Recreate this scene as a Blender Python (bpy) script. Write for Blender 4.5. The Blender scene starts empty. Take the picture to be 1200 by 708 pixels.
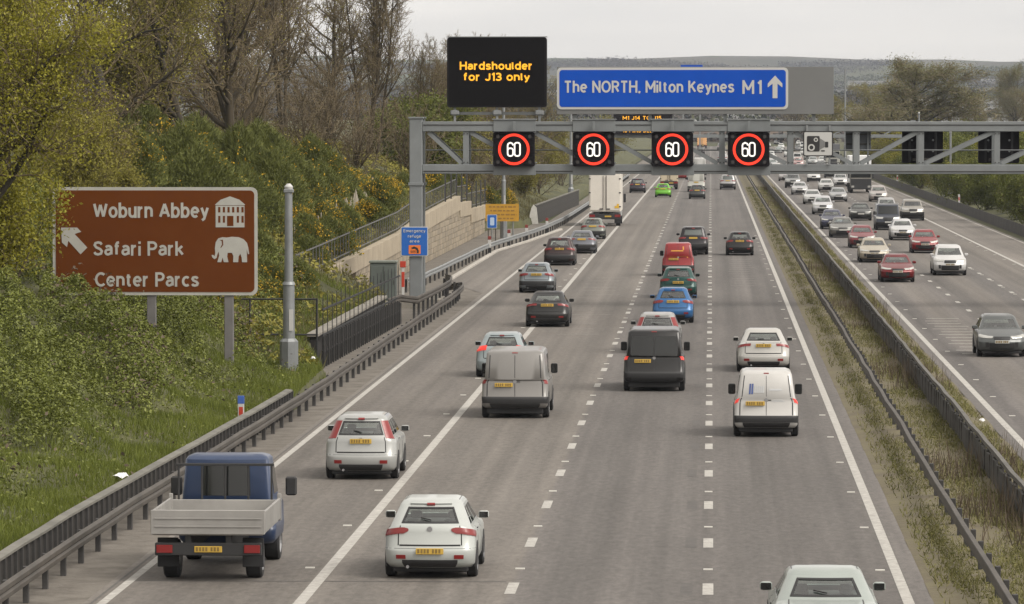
import bpy, math, random
import numpy as np
from mathutils import Vector, Matrix
from mathutils import noise as mnoise

R = math.radians
scene = bpy.context.scene
COL = scene.collection
rng = np.random.default_rng(7)
random.seed(7)

# ------------------------------------------------------------------ camera, sky, sun, exposure
cam_data = bpy.data.cameras.new('camera')
cam = bpy.data.objects.new('camera', cam_data)
COL.objects.link(cam)
cam_data.sensor_width = 36.0
cam_data.lens = 159.0
cam_data.clip_start = 1.0
cam_data.clip_end = 40000.0
cam.location = (0.0, 0.0, 8.7)
cam.rotation_euler = (R(90.0 - 2.355), 0.0, R(2.517))
scene.camera = cam

SUN_EL, SUN_AZ = 46.0, 122.0          # high soft sun behind thin cloud, over the right shoulder
world = bpy.data.worlds.new('World')
scene.world = world
world.use_nodes = True
wn = world.node_tree
wn.nodes.clear()
w_out = wn.nodes.new('ShaderNodeOutputWorld')
w_bg = wn.nodes.new('ShaderNodeBackground')
w_sky = wn.nodes.new('ShaderNodeTexSky')
w_sky.sky_type = 'NISHITA'
w_sky.sun_disc = False
w_sky.sun_elevation = R(SUN_EL)
w_sky.sun_rotation = R(SUN_AZ)
w_sky.dust_density = 3.0
w_sky.air_density = 1.0
w_bw = wn.nodes.new('ShaderNodeRGBToBW')
w_pow = wn.nodes.new('ShaderNodeMath'); w_pow.operation = 'POWER'; w_pow.inputs[1].default_value = 0.35
w_mul = wn.nodes.new('ShaderNodeMath'); w_mul.operation = 'MULTIPLY'; w_mul.inputs[1].default_value = 5.2
w_tc = wn.nodes.new('ShaderNodeTexCoord')
w_map = wn.nodes.new('ShaderNodeMapping'); w_map.inputs['Scale'].default_value = (3.0, 3.0, 40.0)
w_noise = wn.nodes.new('ShaderNodeTexNoise'); w_noise.inputs['Scale'].default_value = 3.2; w_noise.inputs['Detail'].default_value = 5
w_ramp = wn.nodes.new('ShaderNodeValToRGB')
w_ramp.color_ramp.elements[0].position = 0.3; w_ramp.color_ramp.elements[0].color = (0.87, 0.825, 0.765, 1)
w_ramp.color_ramp.elements[1].position = 0.72; w_ramp.color_ramp.elements[1].color = (1.02, 0.958, 0.875, 1)
w_mixc = wn.nodes.new('ShaderNodeMix'); w_mixc.data_type = 'RGBA'; w_mixc.blend_type = 'MULTIPLY'; w_mixc.inputs[0].default_value = 1.0
w_mixs = wn.nodes.new('ShaderNodeMix'); w_mixs.data_type = 'RGBA'; w_mixs.inputs[0].default_value = 0.97
lk = wn.links.new
lk(w_sky.outputs[0], w_bw.inputs[0]); lk(w_bw.outputs[0], w_pow.inputs[0]); lk(w_pow.outputs[0], w_mul.inputs[0])
lk(w_tc.outputs['Generated'], w_map.inputs[0]); lk(w_map.outputs[0], w_noise.inputs[0]); lk(w_noise.outputs[0], w_ramp.inputs[0])
lk(w_mul.outputs[0], w_mixc.inputs[6]); lk(w_ramp.outputs[0], w_mixc.inputs[7])
lk(w_sky.outputs[0], w_mixs.inputs[6]); lk(w_mixc.outputs[2], w_mixs.inputs[7])
lk(w_mixs.outputs[2], w_bg.inputs[0])
w_bg.inputs[1].default_value = 0.0755
lk(w_bg.outputs[0], w_out.inputs[0])

sun_d = bpy.data.lights.new('sun', 'SUN')
sun_d.energy = 1.5
sun_d.angle = R(35)
sun_d.color = (1.0, 0.94, 0.86)
sun = bpy.data.objects.new('sun', sun_d)
COL.objects.link(sun)
_az = R(SUN_AZ)
_dir = Vector((math.sin(_az) * math.cos(R(SUN_EL)), math.cos(_az) * math.cos(R(SUN_EL)), math.sin(R(SUN_EL))))
sun.rotation_euler = _dir.to_track_quat('Z', 'Y').to_euler()

scene.view_settings.view_transform = 'Standard'
scene.view_settings.look = 'None'
scene.view_settings.exposure = 1.2
scene.view_settings.gamma = 1.0
scene.view_settings.use_curve_mapping = False
scene.render.engine = 'CYCLES'
scene.cycles.use_denoising = True
scene.cycles.max_bounces = 6
scene.cycles.diffuse_bounces = 3
scene.cycles.glossy_bounces = 3
scene.cycles.transmission_bounces = 2
scene.cycles.volume_bounces = 0
scene.cycles.transparent_max_bounces = 8

# ------------------------------------------------------------------ materials
MATS = {}
def mat(name, color, rough=0.7, metal=0.0, var=0.0, scale=3.0, color2=None, bump=0.0, bscale=None, coat=0.0, spec=0.5, emit=None, estr=0.0, dirt=None):
    """procedural principled material; var: colour variation by noise, color2: second tone"""
    if name in MATS:
        return MATS[name]
    m = bpy.data.materials.new(name); m.use_nodes = True
    nt = m.node_tree; b = nt.nodes['Principled BSDF']
    b.inputs['Base Color'].default_value = (*color, 1)
    b.inputs['Roughness'].default_value = rough
    b.inputs['Metallic'].default_value = metal
    b.inputs['Specular IOR Level'].default_value = spec
    if coat:
        b.inputs['Coat Weight'].default_value = coat
        b.inputs['Coat Roughness'].default_value = 0.06
    if emit:
        b.inputs['Emission Color'].default_value = (*emit, 1)
        b.inputs['Emission Strength'].default_value = estr
    if var or color2 or bump:
        tc = nt.nodes.new('ShaderNodeTexCoord')
        nz = nt.nodes.new('ShaderNodeTexNoise'); nz.inputs['Scale'].default_value = scale; nz.inputs['Detail'].default_value = 6
        nz.inputs['Roughness'].default_value = 0.65
        nt.links.new(tc.outputs['Object'], nz.inputs[0])
        if var or color2:
            c2 = color2 or tuple(c * (1 + var) for c in color)
            c1 = color if color2 else tuple(c * (1 - var) for c in color)
            rp = nt.nodes.new('ShaderNodeValToRGB')
            rp.color_ramp.elements[0].position = 0.35; rp.color_ramp.elements[0].color = (*c1, 1)
            rp.color_ramp.elements[1].position = 0.68; rp.color_ramp.elements[1].color = (*c2, 1)
            nt.links.new(nz.outputs[0], rp.inputs[0]); nt.links.new(rp.outputs[0], b.inputs['Base Color'])
        if bump:
            n2 = nt.nodes.new('ShaderNodeTexNoise'); n2.inputs['Scale'].default_value = bscale or scale * 6; n2.inputs['Detail'].default_value = 4
            nt.links.new(tc.outputs['Object'], n2.inputs[0])
            bp = nt.nodes.new('ShaderNodeBump'); bp.inputs['Strength'].default_value = bump; bp.inputs['Distance'].default_value = 0.05
            nt.links.new(n2.outputs[0], bp.inputs['Height']); nt.links.new(bp.outputs[0], b.inputs['Normal'])
    MATS[name] = m
    return m

def leaf_mat(name, cols, rough=0.6, trans=0.25, big=None, bscale=0.25):
    """each loose leaf takes one of several tones; large patches drift between tones"""
    m = bpy.data.materials.new(name); m.use_nodes = True
    nt = m.node_tree; b = nt.nodes['Principled BSDF']
    g = nt.nodes.new('ShaderNodeNewGeometry')
    rp = nt.nodes.new('ShaderNodeValToRGB'); cr = rp.color_ramp
    cr.interpolation = 'LINEAR'
    while len(cr.elements) < len(cols): cr.elements.new(0.5)
    for i, c in enumerate(cols):
        cr.elements[i].position = i / max(1, len(cols) - 1); cr.elements[i].color = (*c, 1)
    tc = nt.nodes.new('ShaderNodeTexCoord')
    nz = nt.nodes.new('ShaderNodeTexNoise'); nz.inputs['Scale'].default_value = bscale; nz.inputs['Detail'].default_value = 3
    nt.links.new(tc.outputs['Object'], nz.inputs[0])
    mx = nt.nodes.new('ShaderNodeMath'); mx.operation = 'MULTIPLY_ADD'; mx.inputs[1].default_value = 1.5; mx.inputs[2].default_value = -0.5
    nt.links.new(nz.outputs[0], mx.inputs[0])
    ad = nt.nodes.new('ShaderNodeMix'); ad.data_type = 'FLOAT'; ad.inputs[0].default_value = 0.5
    nt.links.new(g.outputs['Random Per Island'], ad.inputs[2]); nt.links.new(mx.outputs[0], ad.inputs[3])
    nt.links.new(ad.outputs[0], rp.inputs[0]); nt.links.new(rp.outputs[0], b.inputs['Base Color'])
    b.inputs['Roughness'].default_value = rough
    b.inputs['Specular IOR Level'].default_value = 0.25
    if trans:
        tr = nt.nodes.new('ShaderNodeBsdfTranslucent'); ms = nt.nodes.new('ShaderNodeMixShader'); ms.inputs[0].default_value = trans
        nt.links.new(rp.outputs[0], tr.inputs[0])
        nt.links.new(b.outputs[0], ms.inputs[1]); nt.links.new(tr.outputs[0], ms.inputs[2])
        nt.links.new(ms.outputs[0], nt.nodes['Material Output'].inputs[0])
    MATS[name] = m
    return m

# ------------------------------------------------------------------ mesh helpers
def tag(o, label=None, cat=None, group=None, kind=None):
    if label: o['label'] = label
    if cat: o['category'] = cat
    if group: o['group'] = group
    if kind: o['kind'] = kind
    return o

def link(name, data, parent=None, loc=None, rot=None):
    o = bpy.data.objects.new(name, data)
    COL.objects.link(o)
    if parent is not None: o.parent = parent
    if loc is not None: o.location = loc
    if rot is not None: o.rotation_euler = rot
    return o

def empty(name, loc=(0, 0, 0), rz=0.0):
    return link(name, None, None, loc, (0, 0, rz))

def mesh_np(name, verts, quads=None, tris=None, mats=(), smooth=False, mat_idx=None):
    verts = np.asarray(verts, dtype=np.float32).reshape(-1, 3)
    nq = 0 if quads is None else len(quads); nt_ = 0 if tris is None else len(tris)
    me = bpy.data.meshes.new(name)
    me.vertices.add(len(verts)); me.vertices.foreach_set('co', verts.ravel())
    loops = []; starts = []; tot = []
    pos = 0
    if nq:
        q = np.asarray(quads, dtype=np.int32).reshape(-1); loops.append(q)
        starts.append(np.arange(nq) * 4); tot.append(np.full(nq, 4)); pos = nq * 4
    if nt_:
        t = np.asarray(tris, dtype=np.int32).reshape(-1); loops.append(t)
        starts.append(pos + np.arange(nt_) * 3); tot.append(np.full(nt_, 3))
    loops = np.concatenate(loops).astype(np.int32)
    me.loops.add(len(loops)); me.loops.foreach_set('vertex_index', loops)
    me.polygons.add(nq + nt_)
    me.polygons.foreach_set('loop_start', np.concatenate(starts).astype(np.int32))
    me.polygons.foreach_set('loop_total', np.concatenate(tot).astype(np.int32))
    for m in mats: me.materials.append(m)
    if mat_idx is not None: me.polygons.foreach_set('material_index', np.asarray(mat_idx, dtype=np.int32))
    me.update(calc_edges=True)
    me.validate()
    me.polygons.foreach_set('use_smooth', np.full(len(me.polygons), bool(smooth)))
    return me

class MB:
    """collects simple solids and turns them into one mesh"""
    def __init__(s): s.v = []; s.f = []
    def add(s, vs, fs):
        b = len(s.v); s.v += [tuple(v) for v in vs]; s.f += [tuple(i + b for i in f) for f in fs]; return s
    def box(s, x0, x1, y0, y1, z0, z1):
        return s.add([(x0, y0, z0), (x1, y0, z0), (x1, y1, z0), (x0, y1, z0), (x0, y0, z1), (x1, y0, z1), (x1, y1, z1), (x0, y1, z1)],
                     [(0, 3, 2, 1), (4, 5, 6, 7), (0, 1, 5, 4), (1, 2, 6, 5), (2, 3, 7, 6), (3, 0, 4, 7)])
    def cbox(s, x0, x1, y0, y1, z0, z1, c=0.02):
        """box with chamfered edges"""
        pts = []
        for (z, e) in ((z0, c), (z0 + c, 0), (z1 - c, 0), (z1, c)):
            for (x, y) in ((x0 + c + e, y0 + e), (x1 - c - e, y0 + e), (x1 - e, y0 + c + e), (x1 - e, y1 - c - e), (x1 - c - e, y1 - e), (x0 + c + e, y1 - e), (x0 + e, y1 - c - e), (x0 + e, y0 + c + e)):
                pts.append((x, y, z))
        fs = [tuple(range(7, -1, -1)), tuple(range(24, 32))]
        for k in range(3):
            for i in range(8):
                j = (i + 1) % 8
                fs.append((k * 8 + i, k * 8 + j, k * 8 + 8 + j, k * 8 + 8 + i))
        return s.add(pts, fs)
    def tube(s, p, q, r0, r1=None, n=8, cap=True):
        r1 = r0 if r1 is None else r1
        p = Vector(p); q = Vector(q); d = (q - p).normalized()
        a = d.orthogonal().normalized(); b = d.cross(a)
        vs = [p + (a * math.cos(2 * math.pi * i / n) + b * math.sin(2 * math.pi * i / n)) * r0 for i in range(n)]
        vs += [q + (a * math.cos(2 * math.pi * i / n) + b * math.sin(2 * math.pi * i / n)) * r1 for i in range(n)]
        fs = [(i, (i + 1) % n, n + (i + 1) % n, n + i) for i in range(n)]
        if cap: fs += [tuple(range(n - 1, -1, -1)), tuple(range(n, 2 * n))]
        return s.add(vs, fs)
    def bar(s, p, q, w, h):
        """square bar from p to q"""
        p = Vector(p); q = Vector(q); d = (q - p).normalized()
        up = Vector((0, 0, 1)) if abs(d.z) < 0.95 else Vector((0, 1, 0))
        a = d.cross(up).normalized() * w / 2; b = a.cross(d).normalized() * h / 2
        vs = [p - a - b, p + a - b, p + a + b, p - a + b, q - a - b, q + a - b, q + a + b, q - a + b]
        return s.add(vs, [(0, 1, 2, 3), (7, 6, 5, 4), (0, 4, 5, 1), (1, 5, 6, 2), (2, 6, 7, 3), (3, 7, 4, 0)])
    def prism(s, poly, y0, y1):
        """polygon in x,z pushed from y0 (front) to y1"""
        n = len(poly)
        vs = [(x, y0, z) for x, z in poly] + [(x, y1, z) for x, z in poly]
        return s.add(vs, [tuple(range(n)), tuple(range(2 * n - 1, n - 1, -1))] + [(i, n + i, n + (i + 1) % n, (i + 1) % n) for i in range(n)])
    def sweep(s, path, prof, closed=True):
        """profile (lateral, z) swept along a path of (x, y, z); lateral is to the right of travel"""
        n = len(prof); m = len(path); b = len(s.v)
        for i, p in enumerate(path):
            a = path[max(0, i - 1)]; c = path[min(m - 1, i + 1)]
            dx, dy = c[0] - a[0], c[1] - a[1]; L = math.hypot(dx, dy) or 1
            rx, ry = dy / L, -dx / L
            for (u, z) in prof: s.v.append((p[0] + rx * u, p[1] + ry * u, p[2] + z))
        for i in range(m - 1):
            for j in range(n if closed else n - 1):
                k = (j + 1) % n
                s.f.append((b + i * n + j, b + i * n + k, b + (i + 1) * n + k, b + (i + 1) * n + j))
        if closed:
            s.f.append(tuple(b + j for j in range(n - 1, -1, -1))); s.f.append(tuple(b + (m - 1) * n + j for j in range(n)))
        return s
    def mesh(s, name, m=None, smooth=False, sharp=40):
        me = bpy.data.meshes.new(name); me.from_pydata(s.v, [], s.f)
        if m: me.materials.append(m)
        me.update()
        if smooth:
            me.polygons.foreach_set('use_smooth', np.full(len(me.polygons), True))
            me.set_sharp_from_angle(angle=R(sharp))
        return me
    def build(s, name, m, parent=None, loc=None, rot=None, smooth=False, sharp=40):
        return link(name, s.mesh(name, m, smooth, sharp), parent, loc, rot)

def rrect(x0, x1, z0, z1, r, n=4):
    pts = []
    for cx, cz, a0 in ((x1 - r, z0 + r, -90), (x1 - r, z1 - r, 0), (x0 + r, z1 - r, 90), (x0 + r, z0 + r, 180)):
        for i in range(n + 1):
            a = R(a0 + 90 * i / n); pts.append((cx + r * math.cos(a), cz + r * math.sin(a)))
    return pts

def ring_mesh(mb, cx, cz, r0, r1, y0, y1, n=40):
    vs = []
    for r, y in ((r1, y0), (r0, y0), (r0, y1), (r1, y1)):
        vs += [(cx + r * math.cos(2 * math.pi * i / n), y, cz + r * math.sin(2 * math.pi * i / n)) for i in range(n)]
    fs = []
    for k in range(4):
        a, b = k * n, ((k + 1) % 4) * n
        fs += [(a + i, a + (i + 1) % n, b + (i + 1) % n, b + i) for i in range(n)]
    mb.add(vs, fs)
    return mb

def _arc(cx, cy, rx, ry, a0, a1, n=10):
    return [(cx + rx * math.cos(R(a0 + (a1 - a0) * i / n)), cy + ry * math.sin(R(a0 + (a1 - a0) * i / n))) for i in range(n + 1)]
_X = 0.70
_S = [(0.42, 0.57), (0.35, 0.67), (0.22, 0.70), (0.07, 0.66), (0.02, 0.54), (0.10, 0.42), (0.33, 0.31), (0.43, 0.19), (0.38, 0.05), (0.21, 0.0), (0.07, 0.03), (0.0, 0.13)]
GLYPH = {
    'H': (0.62, [[(0, 0), (0, 1)], [(0.62, 0), (0.62, 1)], [(0, 0.52), (0.62, 0.52)]]), 'T': (0.6, [[(0, 1), (0.6, 1)], [(0.3, 1), (0.3, 0)]]),
    'N': (0.62, [[(0, 0), (0, 1), (0.62, 0), (0.62, 1)]]), 'O': (0.74, [_arc(0.37, 0.5, 0.37, 0.5, 90, 450, 24)]),
    'R': (0.56, [[(0, 0), (0, 1)], [(0, 1), (0.28, 1)] + _arc(0.28, 0.75, 0.26, 0.25, 90, -90) + [(0, 0.5)], [(0.28, 0.5), (0.56, 0)]]),
    'P': (0.54, [[(0, 0), (0, 1)], [(0, 1), (0.28, 1)] + _arc(0.28, 0.73, 0.26, 0.27, 90, -90) + [(0, 0.46)]]),
    'M': (0.78, [[(0, 0), (0, 1), (0.39, 0.25), (0.78, 1), (0.78, 0)]]), 'K': (0.58, [[(0, 0), (0, 1)], [(0.55, 1), (0, 0.38)], [(0.2, 0.6), (0.58, 0)]]),
    'W': (0.96, [[(0, 1), (0.24, 0), (0.48, 0.92), (0.72, 0), (0.96, 1)]]), 'A': (0.68, [[(0, 0), (0.34, 1), (0.68, 0)], [(0.12, 0.32), (0.56, 0.32)]]),
    'S': (0.56, [[(x * 1.3, y / 0.7) for x, y in _S]]), 'C': (0.62, [_arc(0.38, 0.5, 0.38, 0.5, 48, 312, 18)]), 'J': (0.42, [[(0.42, 1), (0.42, 0.28)] + _arc(0.2, 0.26, 0.22, 0.26, 0, -160, 8)]),
    'E': (0.5, [[(0.5, 1), (0, 1), (0, 0), (0.5, 0)], [(0, 0.53), (0.44, 0.53)]]), 'D': (0.6, [[(0, 0), (0, 1), (0.2, 1)] + _arc(0.2, 0.5, 0.4, 0.5, 90, -90, 12) + [(0, 0)]]),
    'L': (0.46, [[(0, 1), (0, 0), (0.46, 0)]]), 'Y': (0.6, [[(0, 1), (0.3, 0.45), (0.6, 1)], [(0.3, 0.45), (0.3, 0)]]), 'I': (0.0, [[(0, 0), (0, 1)]]),
    '1': (0.2, [[(0, 0.8), (0.2, 1), (0.2, 0)]]), '0': (0.5, [_arc(0.25, 0.5, 0.25, 0.5, 90, 450, 20)]), '4': (0.54, [[(0.42, 0), (0.42, 1), (0, 0.3), (0.54, 0.3)]]),
    '3': (0.48, [_arc(0.2, 0.75, 0.25, 0.25, 150, -80, 10) + [(0.14, 0.5)] + _arc(0.2, 0.26, 0.28, 0.26, 80, -150, 10)]), '5': (0.48, [[(0.46, 1), (0.06, 1), (0.03, 0.55)] + _arc(0.2, 0.3, 0.28, 0.3, 110, -150, 12)]),
    'h': (0.46, [[(0, 0), (0, 1)], [(0, 0.38)] + _arc(0.23, 0.45, 0.23, 0.25, 170, 0, 8) + [(0.46, 0)]]), 'n': (0.46, [[(0, 0), (0, _X)], [(0, 0.38)] + _arc(0.23, 0.45, 0.23, 0.25, 170, 0, 8) + [(0.46, 0)]]),
    'm': (0.8, [[(0, 0), (0, _X)], [(0, 0.4)] + _arc(0.2, 0.48, 0.2, 0.22, 170, 0, 8) + [(0.4, 0)], [(0.4, 0.4)] + _arc(0.6, 0.48, 0.2, 0.22, 170, 0, 8) + [(0.8, 0)]]),
    'u': (0.46, [[(0, _X), (0, 0.25)] + _arc(0.23, 0.25, 0.23, 0.25, 180, 360, 8) + [(0.46, 0.25)], [(0.46, _X), (0.46, 0)]]), 'r': (0.28, [[(0, 0), (0, _X)], [(0, 0.36)] + _arc(0.26, 0.40, 0.26, 0.30, 175, 85, 6)]),
    'e': (0.5, [[(0.01, 0.36), (0.49, 0.36)] + _arc(0.25, 0.35, 0.25, 0.35, 2, 312, 16)]), 'o': (0.52, [_arc(0.26, 0.35, 0.26, 0.35, 90, 450, 20)]), 'c': (0.44, [_arc(0.26, 0.35, 0.26, 0.35, 50, 310, 14)]),
    'a': (0.44, [[(0.02, 0.60)] + _arc(0.22, 0.46, 0.22, 0.24, 120, 0, 7) + [(0.44, 0)], [(0.44, 0.42), (0.2, 0.40)] + _arc(0.19, 0.2, 0.19, 0.2, 95, 270, 8) + [(0.34, 0.06), (0.44, 0.2)]]),
    'b': (0.5, [[(0, 0), (0, 1)], _arc(0.25, 0.35, 0.25, 0.35, 180, 540, 18)]), 'd': (0.5, [[(0.5, 0), (0.5, 1)], _arc(0.25, 0.35, 0.25, 0.35, 0, 360, 18)]),
    'g': (0.5, [[(0.5, _X), (0.5, -0.08)] + _arc(0.26, -0.08, 0.24, 0.2, 0, -150, 8), _arc(0.25, 0.36, 0.25, 0.34, 0, 360, 18)]), 'y': (0.48, [[(0, _X), (0.25, 0.02)], [(0.48, _X), (0.2, -0.16), (0.04, -0.28)]]),
    'l': (0.08, [[(0, 1), (0, 0.12), (0.09, 0)]]), 'i': (0.0, [[(0, 0), (0, 0.60)], [(-0.085, 0.98), (0.085, 0.98)]]), 't': (0.3, [[(0.11, 0.92), (0.11, 0.14), (0.17, 0.01), (0.3, 0)], [(-0.02, _X), (0.28, _X)]]),
    'f': (0.3, [[(0.3, 1), (0.18, 0.98), (0.11, 0.86), (0.11, 0)], [(-0.02, _X), (0.28, _X)]]), 's': (0.43, [_S]), 'k': (0.44, [[(0, 0), (0, 1)], [(0.42, _X), (0, 0.28)], [(0.16, 0.42), (0.46, 0)]]), ',': (0.04, [[(0.05, 0.06), (0, -0.16)]]),
}
def lettering(text, m, parent, x0, x1, zb, zcap, y, name='lettering', bold=0.0, depth=0.012, weight=0.165, gap=0.27, space=0.42):
    """raised even-stroke sans letters on an upright plate: from x0 to x1, baseline zb, capital height to zcap"""
    cap = zcap - zb; t = cap * (weight + bold); pen = 0.0; strokes = []
    for ch in text:
        if ch == ' ': pen += space; continue
        w, st = GLYPH[ch]
        strokes += [[(pen + px, py) for px, py in pl] for pl in st]; pen += w + gap
    nat = pen - gap; k = (x1 - x0 - t) / nat; mb = MB(); n_s = 0
    cut = []
    for pl in strokes:
        cur = [pl[0]]
        for i in range(1, len(pl)):
            cur.append(pl[i])
            if i < len(pl) - 1:
                a = Vector((pl[i][0] - pl[i - 1][0], pl[i][1] - pl[i - 1][1])); c = Vector((pl[i + 1][0] - pl[i][0], pl[i + 1][1] - pl[i][1]))
                if a.length > 1e-4 and c.length > 1e-4 and a.angle(c) > R(62): cut.append(cur); cur = [pl[i]]
        cut.append(cur)
    for pl in cut:
        P = [Vector((x0 + t / 2 + px * k, zb + t / 2 + py * (cap - t))) for px, py in pl]
        Q = [P[0]]
        for p in P[1:]:
            if (p - Q[-1]).length > t * 0.08: Q.append(p)
        closed = (P[0] - P[-1]).length < t * 0.1 and len(Q) > 4
        if closed and (Q[0] - Q[-1]).length < t * 0.2: Q.pop()
        n = len(Q); Lf = []; Rt = []
        for i in range(n):
            a = Q[i - 1] if (i > 0 or closed) else None; c = Q[(i + 1) % n] if (i < n - 1 or closed) else None
            d1 = (Q[i] - a).normalized() if a is not None else (c - Q[i]).normalized(); d2 = (c - Q[i]).normalized() if c is not None else d1
            n1 = Vector((-d1.y, d1.x)); n2 = Vector((-d2.y, d2.x)); mm = n1 + n2
            mm = mm.normalized() if mm.length > 1e-4 else n1
            L = min(1.5, 1 / max(0.5, mm.dot(n1))) * t / 2
            e = Vector((0, 0))
            if not closed and i == 0: e = -d1 * t * 0.5 if len(pl) == 2 and abs(d1.x) < 0.1 else Vector((0, 0))
            if not closed and i == n - 1: e = d1 * t * 0.5 if len(pl) == 2 and abs(d1.x) < 0.1 else Vector((0, 0))
            Lf.append(Q[i] + mm * L + e); Rt.append(Q[i] - mm * L + e)
        yo = y - 0.0007 * (n_s % 7); n_s += 1; b = len(mb.v)
        for i in range(n): mb.v += [(Lf[i].x, yo, Lf[i].y), (Rt[i].x, yo, Rt[i].y), (Lf[i].x, y + depth, Lf[i].y), (Rt[i].x, y + depth, Rt[i].y)]
        for i in range(n if closed else n - 1):
            j = (i + 1) % n; p, q = b + 4 * i, b + 4 * j
            mb.f += [(p, p + 1, q + 1, q), (p + 2, q + 2, q + 3, p + 3), (p, q, q + 2, p + 2), (p + 1, p + 3, q + 3, q + 1)]
        if not closed:
            p, q = b, b + 4 * (n - 1); mb.f += [(p, p + 2, p + 3, p + 1), (q, q + 1, q + 3, q + 2)]
    o = mb.build(name, m, parent)
    o['kind'] = 'stuff'
    return o

# ---- common materials
steel = mat('galvanised_steel', (0.19, 0.20, 0.205), 0.5, 0.35, var=0.14, scale=1.5)
steel_dull = mat('weathered_barrier_steel', (0.062, 0.054, 0.046), 0.65, 0.25, var=0.3, scale=0.9, bump=0.1)
steel_dark = mat('dark_post_steel', (0.045, 0.043, 0.042), 0.8, 0.1, var=0.35, scale=1.2)
gantry_grey = mat('gantry_grey_paint', (0.155, 0.167, 0.172), 0.55, 0.1, var=0.12, scale=0.8)
white_paint = mat('road_white_paint', (0.25, 0.24, 0.22), 0.75, color2=(0.42, 0.405, 0.38), scale=5.0)
white_sign = mat('sign_white', (0.40, 0.40, 0.39), 0.5)
black = mat('matt_black', (0.012, 0.011, 0.012), 0.6)
rubber = mat('tyre_rubber', (0.016, 0.016, 0.017), 0.85)

# ------------------------------------------------------------------ setting: ground, roads, markings
def gprof(Y):
    return np.interp(Y, [-100, 1250, 1480, 2000, 3000, 4500, 6500, 7200, 12000], [-0.06, -0.06, 0.2, 6.5, 16, 36, 85, 84, 60])

def fields_material():
    m = bpy.data.materials.new('grass_and_fields'); m.use_nodes = True
    nt = m.node_tree; b = nt.nodes['Principled BSDF']; b.inputs['Roughness'].default_value = 0.95; b.inputs['Specular IOR Level'].default_value = 0.1
    tc = nt.nodes.new('ShaderNodeTexCoord')
    vo = nt.nodes.new('ShaderNodeTexVoronoi'); vo.inputs['Scale'].default_value = 0.006
    mp = nt.nodes.new('ShaderNodeMapping'); mp.inputs['Scale'].default_value = (1, 0.35, 1)
    nt.links.new(tc.outputs['Object'], mp.inputs[0]); nt.links.new(mp.outputs[0], vo.inputs[0])
    rp = nt.nodes.new('ShaderNodeValToRGB'); cr = rp.color_ramp
    cr.elements[0].position = 0.0; cr.elements[0].color = (0.055, 0.062, 0.03, 1)
    cr.elements[1].position = 1.0; cr.elements[1].color = (0.07, 0.072, 0.04, 1)
    for p, c in ((0.3, (0.055, 0.062, 0.028, 1)), (0.55, (0.085, 0.075, 0.055, 1)), (0.8, (0.05, 0.05, 0.038, 1))):
        e = cr.elements.new(p); e.color = c
    sp = nt.nodes.new('ShaderNodeSeparateColor'); nt.links.new(vo.outputs['Color'], sp.inputs[0]); nt.links.new(sp.outputs[0], rp.inputs[0])
    nz = nt.nodes.new('ShaderNodeTexNoise'); nz.inputs['Scale'].default_value = 0.8; nz.inputs['Detail'].default_value = 8
    nt.links.new(tc.outputs['Object'], nz.inputs[0])
    mx = nt.nodes.new('ShaderNodeMix'); mx.data_type = 'RGBA'; mx.blend_type = 'OVERLAY'; mx.inputs[0].default_value = 0.5
    nt.links.new(rp.outputs[0], mx.inputs[6]); nt.links.new(nz.outputs[0], mx.inputs[7]); nt.links.new(mx.outputs[2], b.inputs['Base Color'])
    return m

def grid_sheet(name, xs_fn, ys, z_fn, m, smooth=True):
    V = []; nx = None
    for Y in ys:
        xs = xs_fn(Y); nx = len(xs)
        for i, X in enumerate(xs): V.append((X, Y, z_fn(X, Y, i)))
    Q = [(j * nx + i, j * nx + i + 1, (j + 1) * nx + i + 1, (j + 1) * nx + i) for j in range(len(ys) - 1) for i in range(nx - 1)]
    return link(name, mesh_np(name, V, Q, None, [m], smooth))

def hnoise(X, Y):
    return (math.sin(X * 0.0031 + Y * 0.0011 + 1.0) + 0.6 * math.sin(X * 0.0083 - Y * 0.0021 + 2.2) + 0.35 * math.sin(X * 0.021 + Y * 0.004))

ys = [-60, 40, 200, 500, 900, 1250, 1480] + list(range(1700, 7701, 250))
g = grid_sheet('ground', lambda Y: np.linspace(-1, 1, 61) * (400 + 0.45 * max(0, Y)), ys,
               lambda X, Y, i: float(gprof(Y)) + (0 if Y < 1900 else (min(1, (Y - 1900) / 3500)) * (6.0 * hnoise(X, Y) + 0.012 * abs(X)) - (18 if Y > 7400 else 0)), fields_material())
tag(g, 'ground of rough grass and far fields', None, kind='structure')

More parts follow.
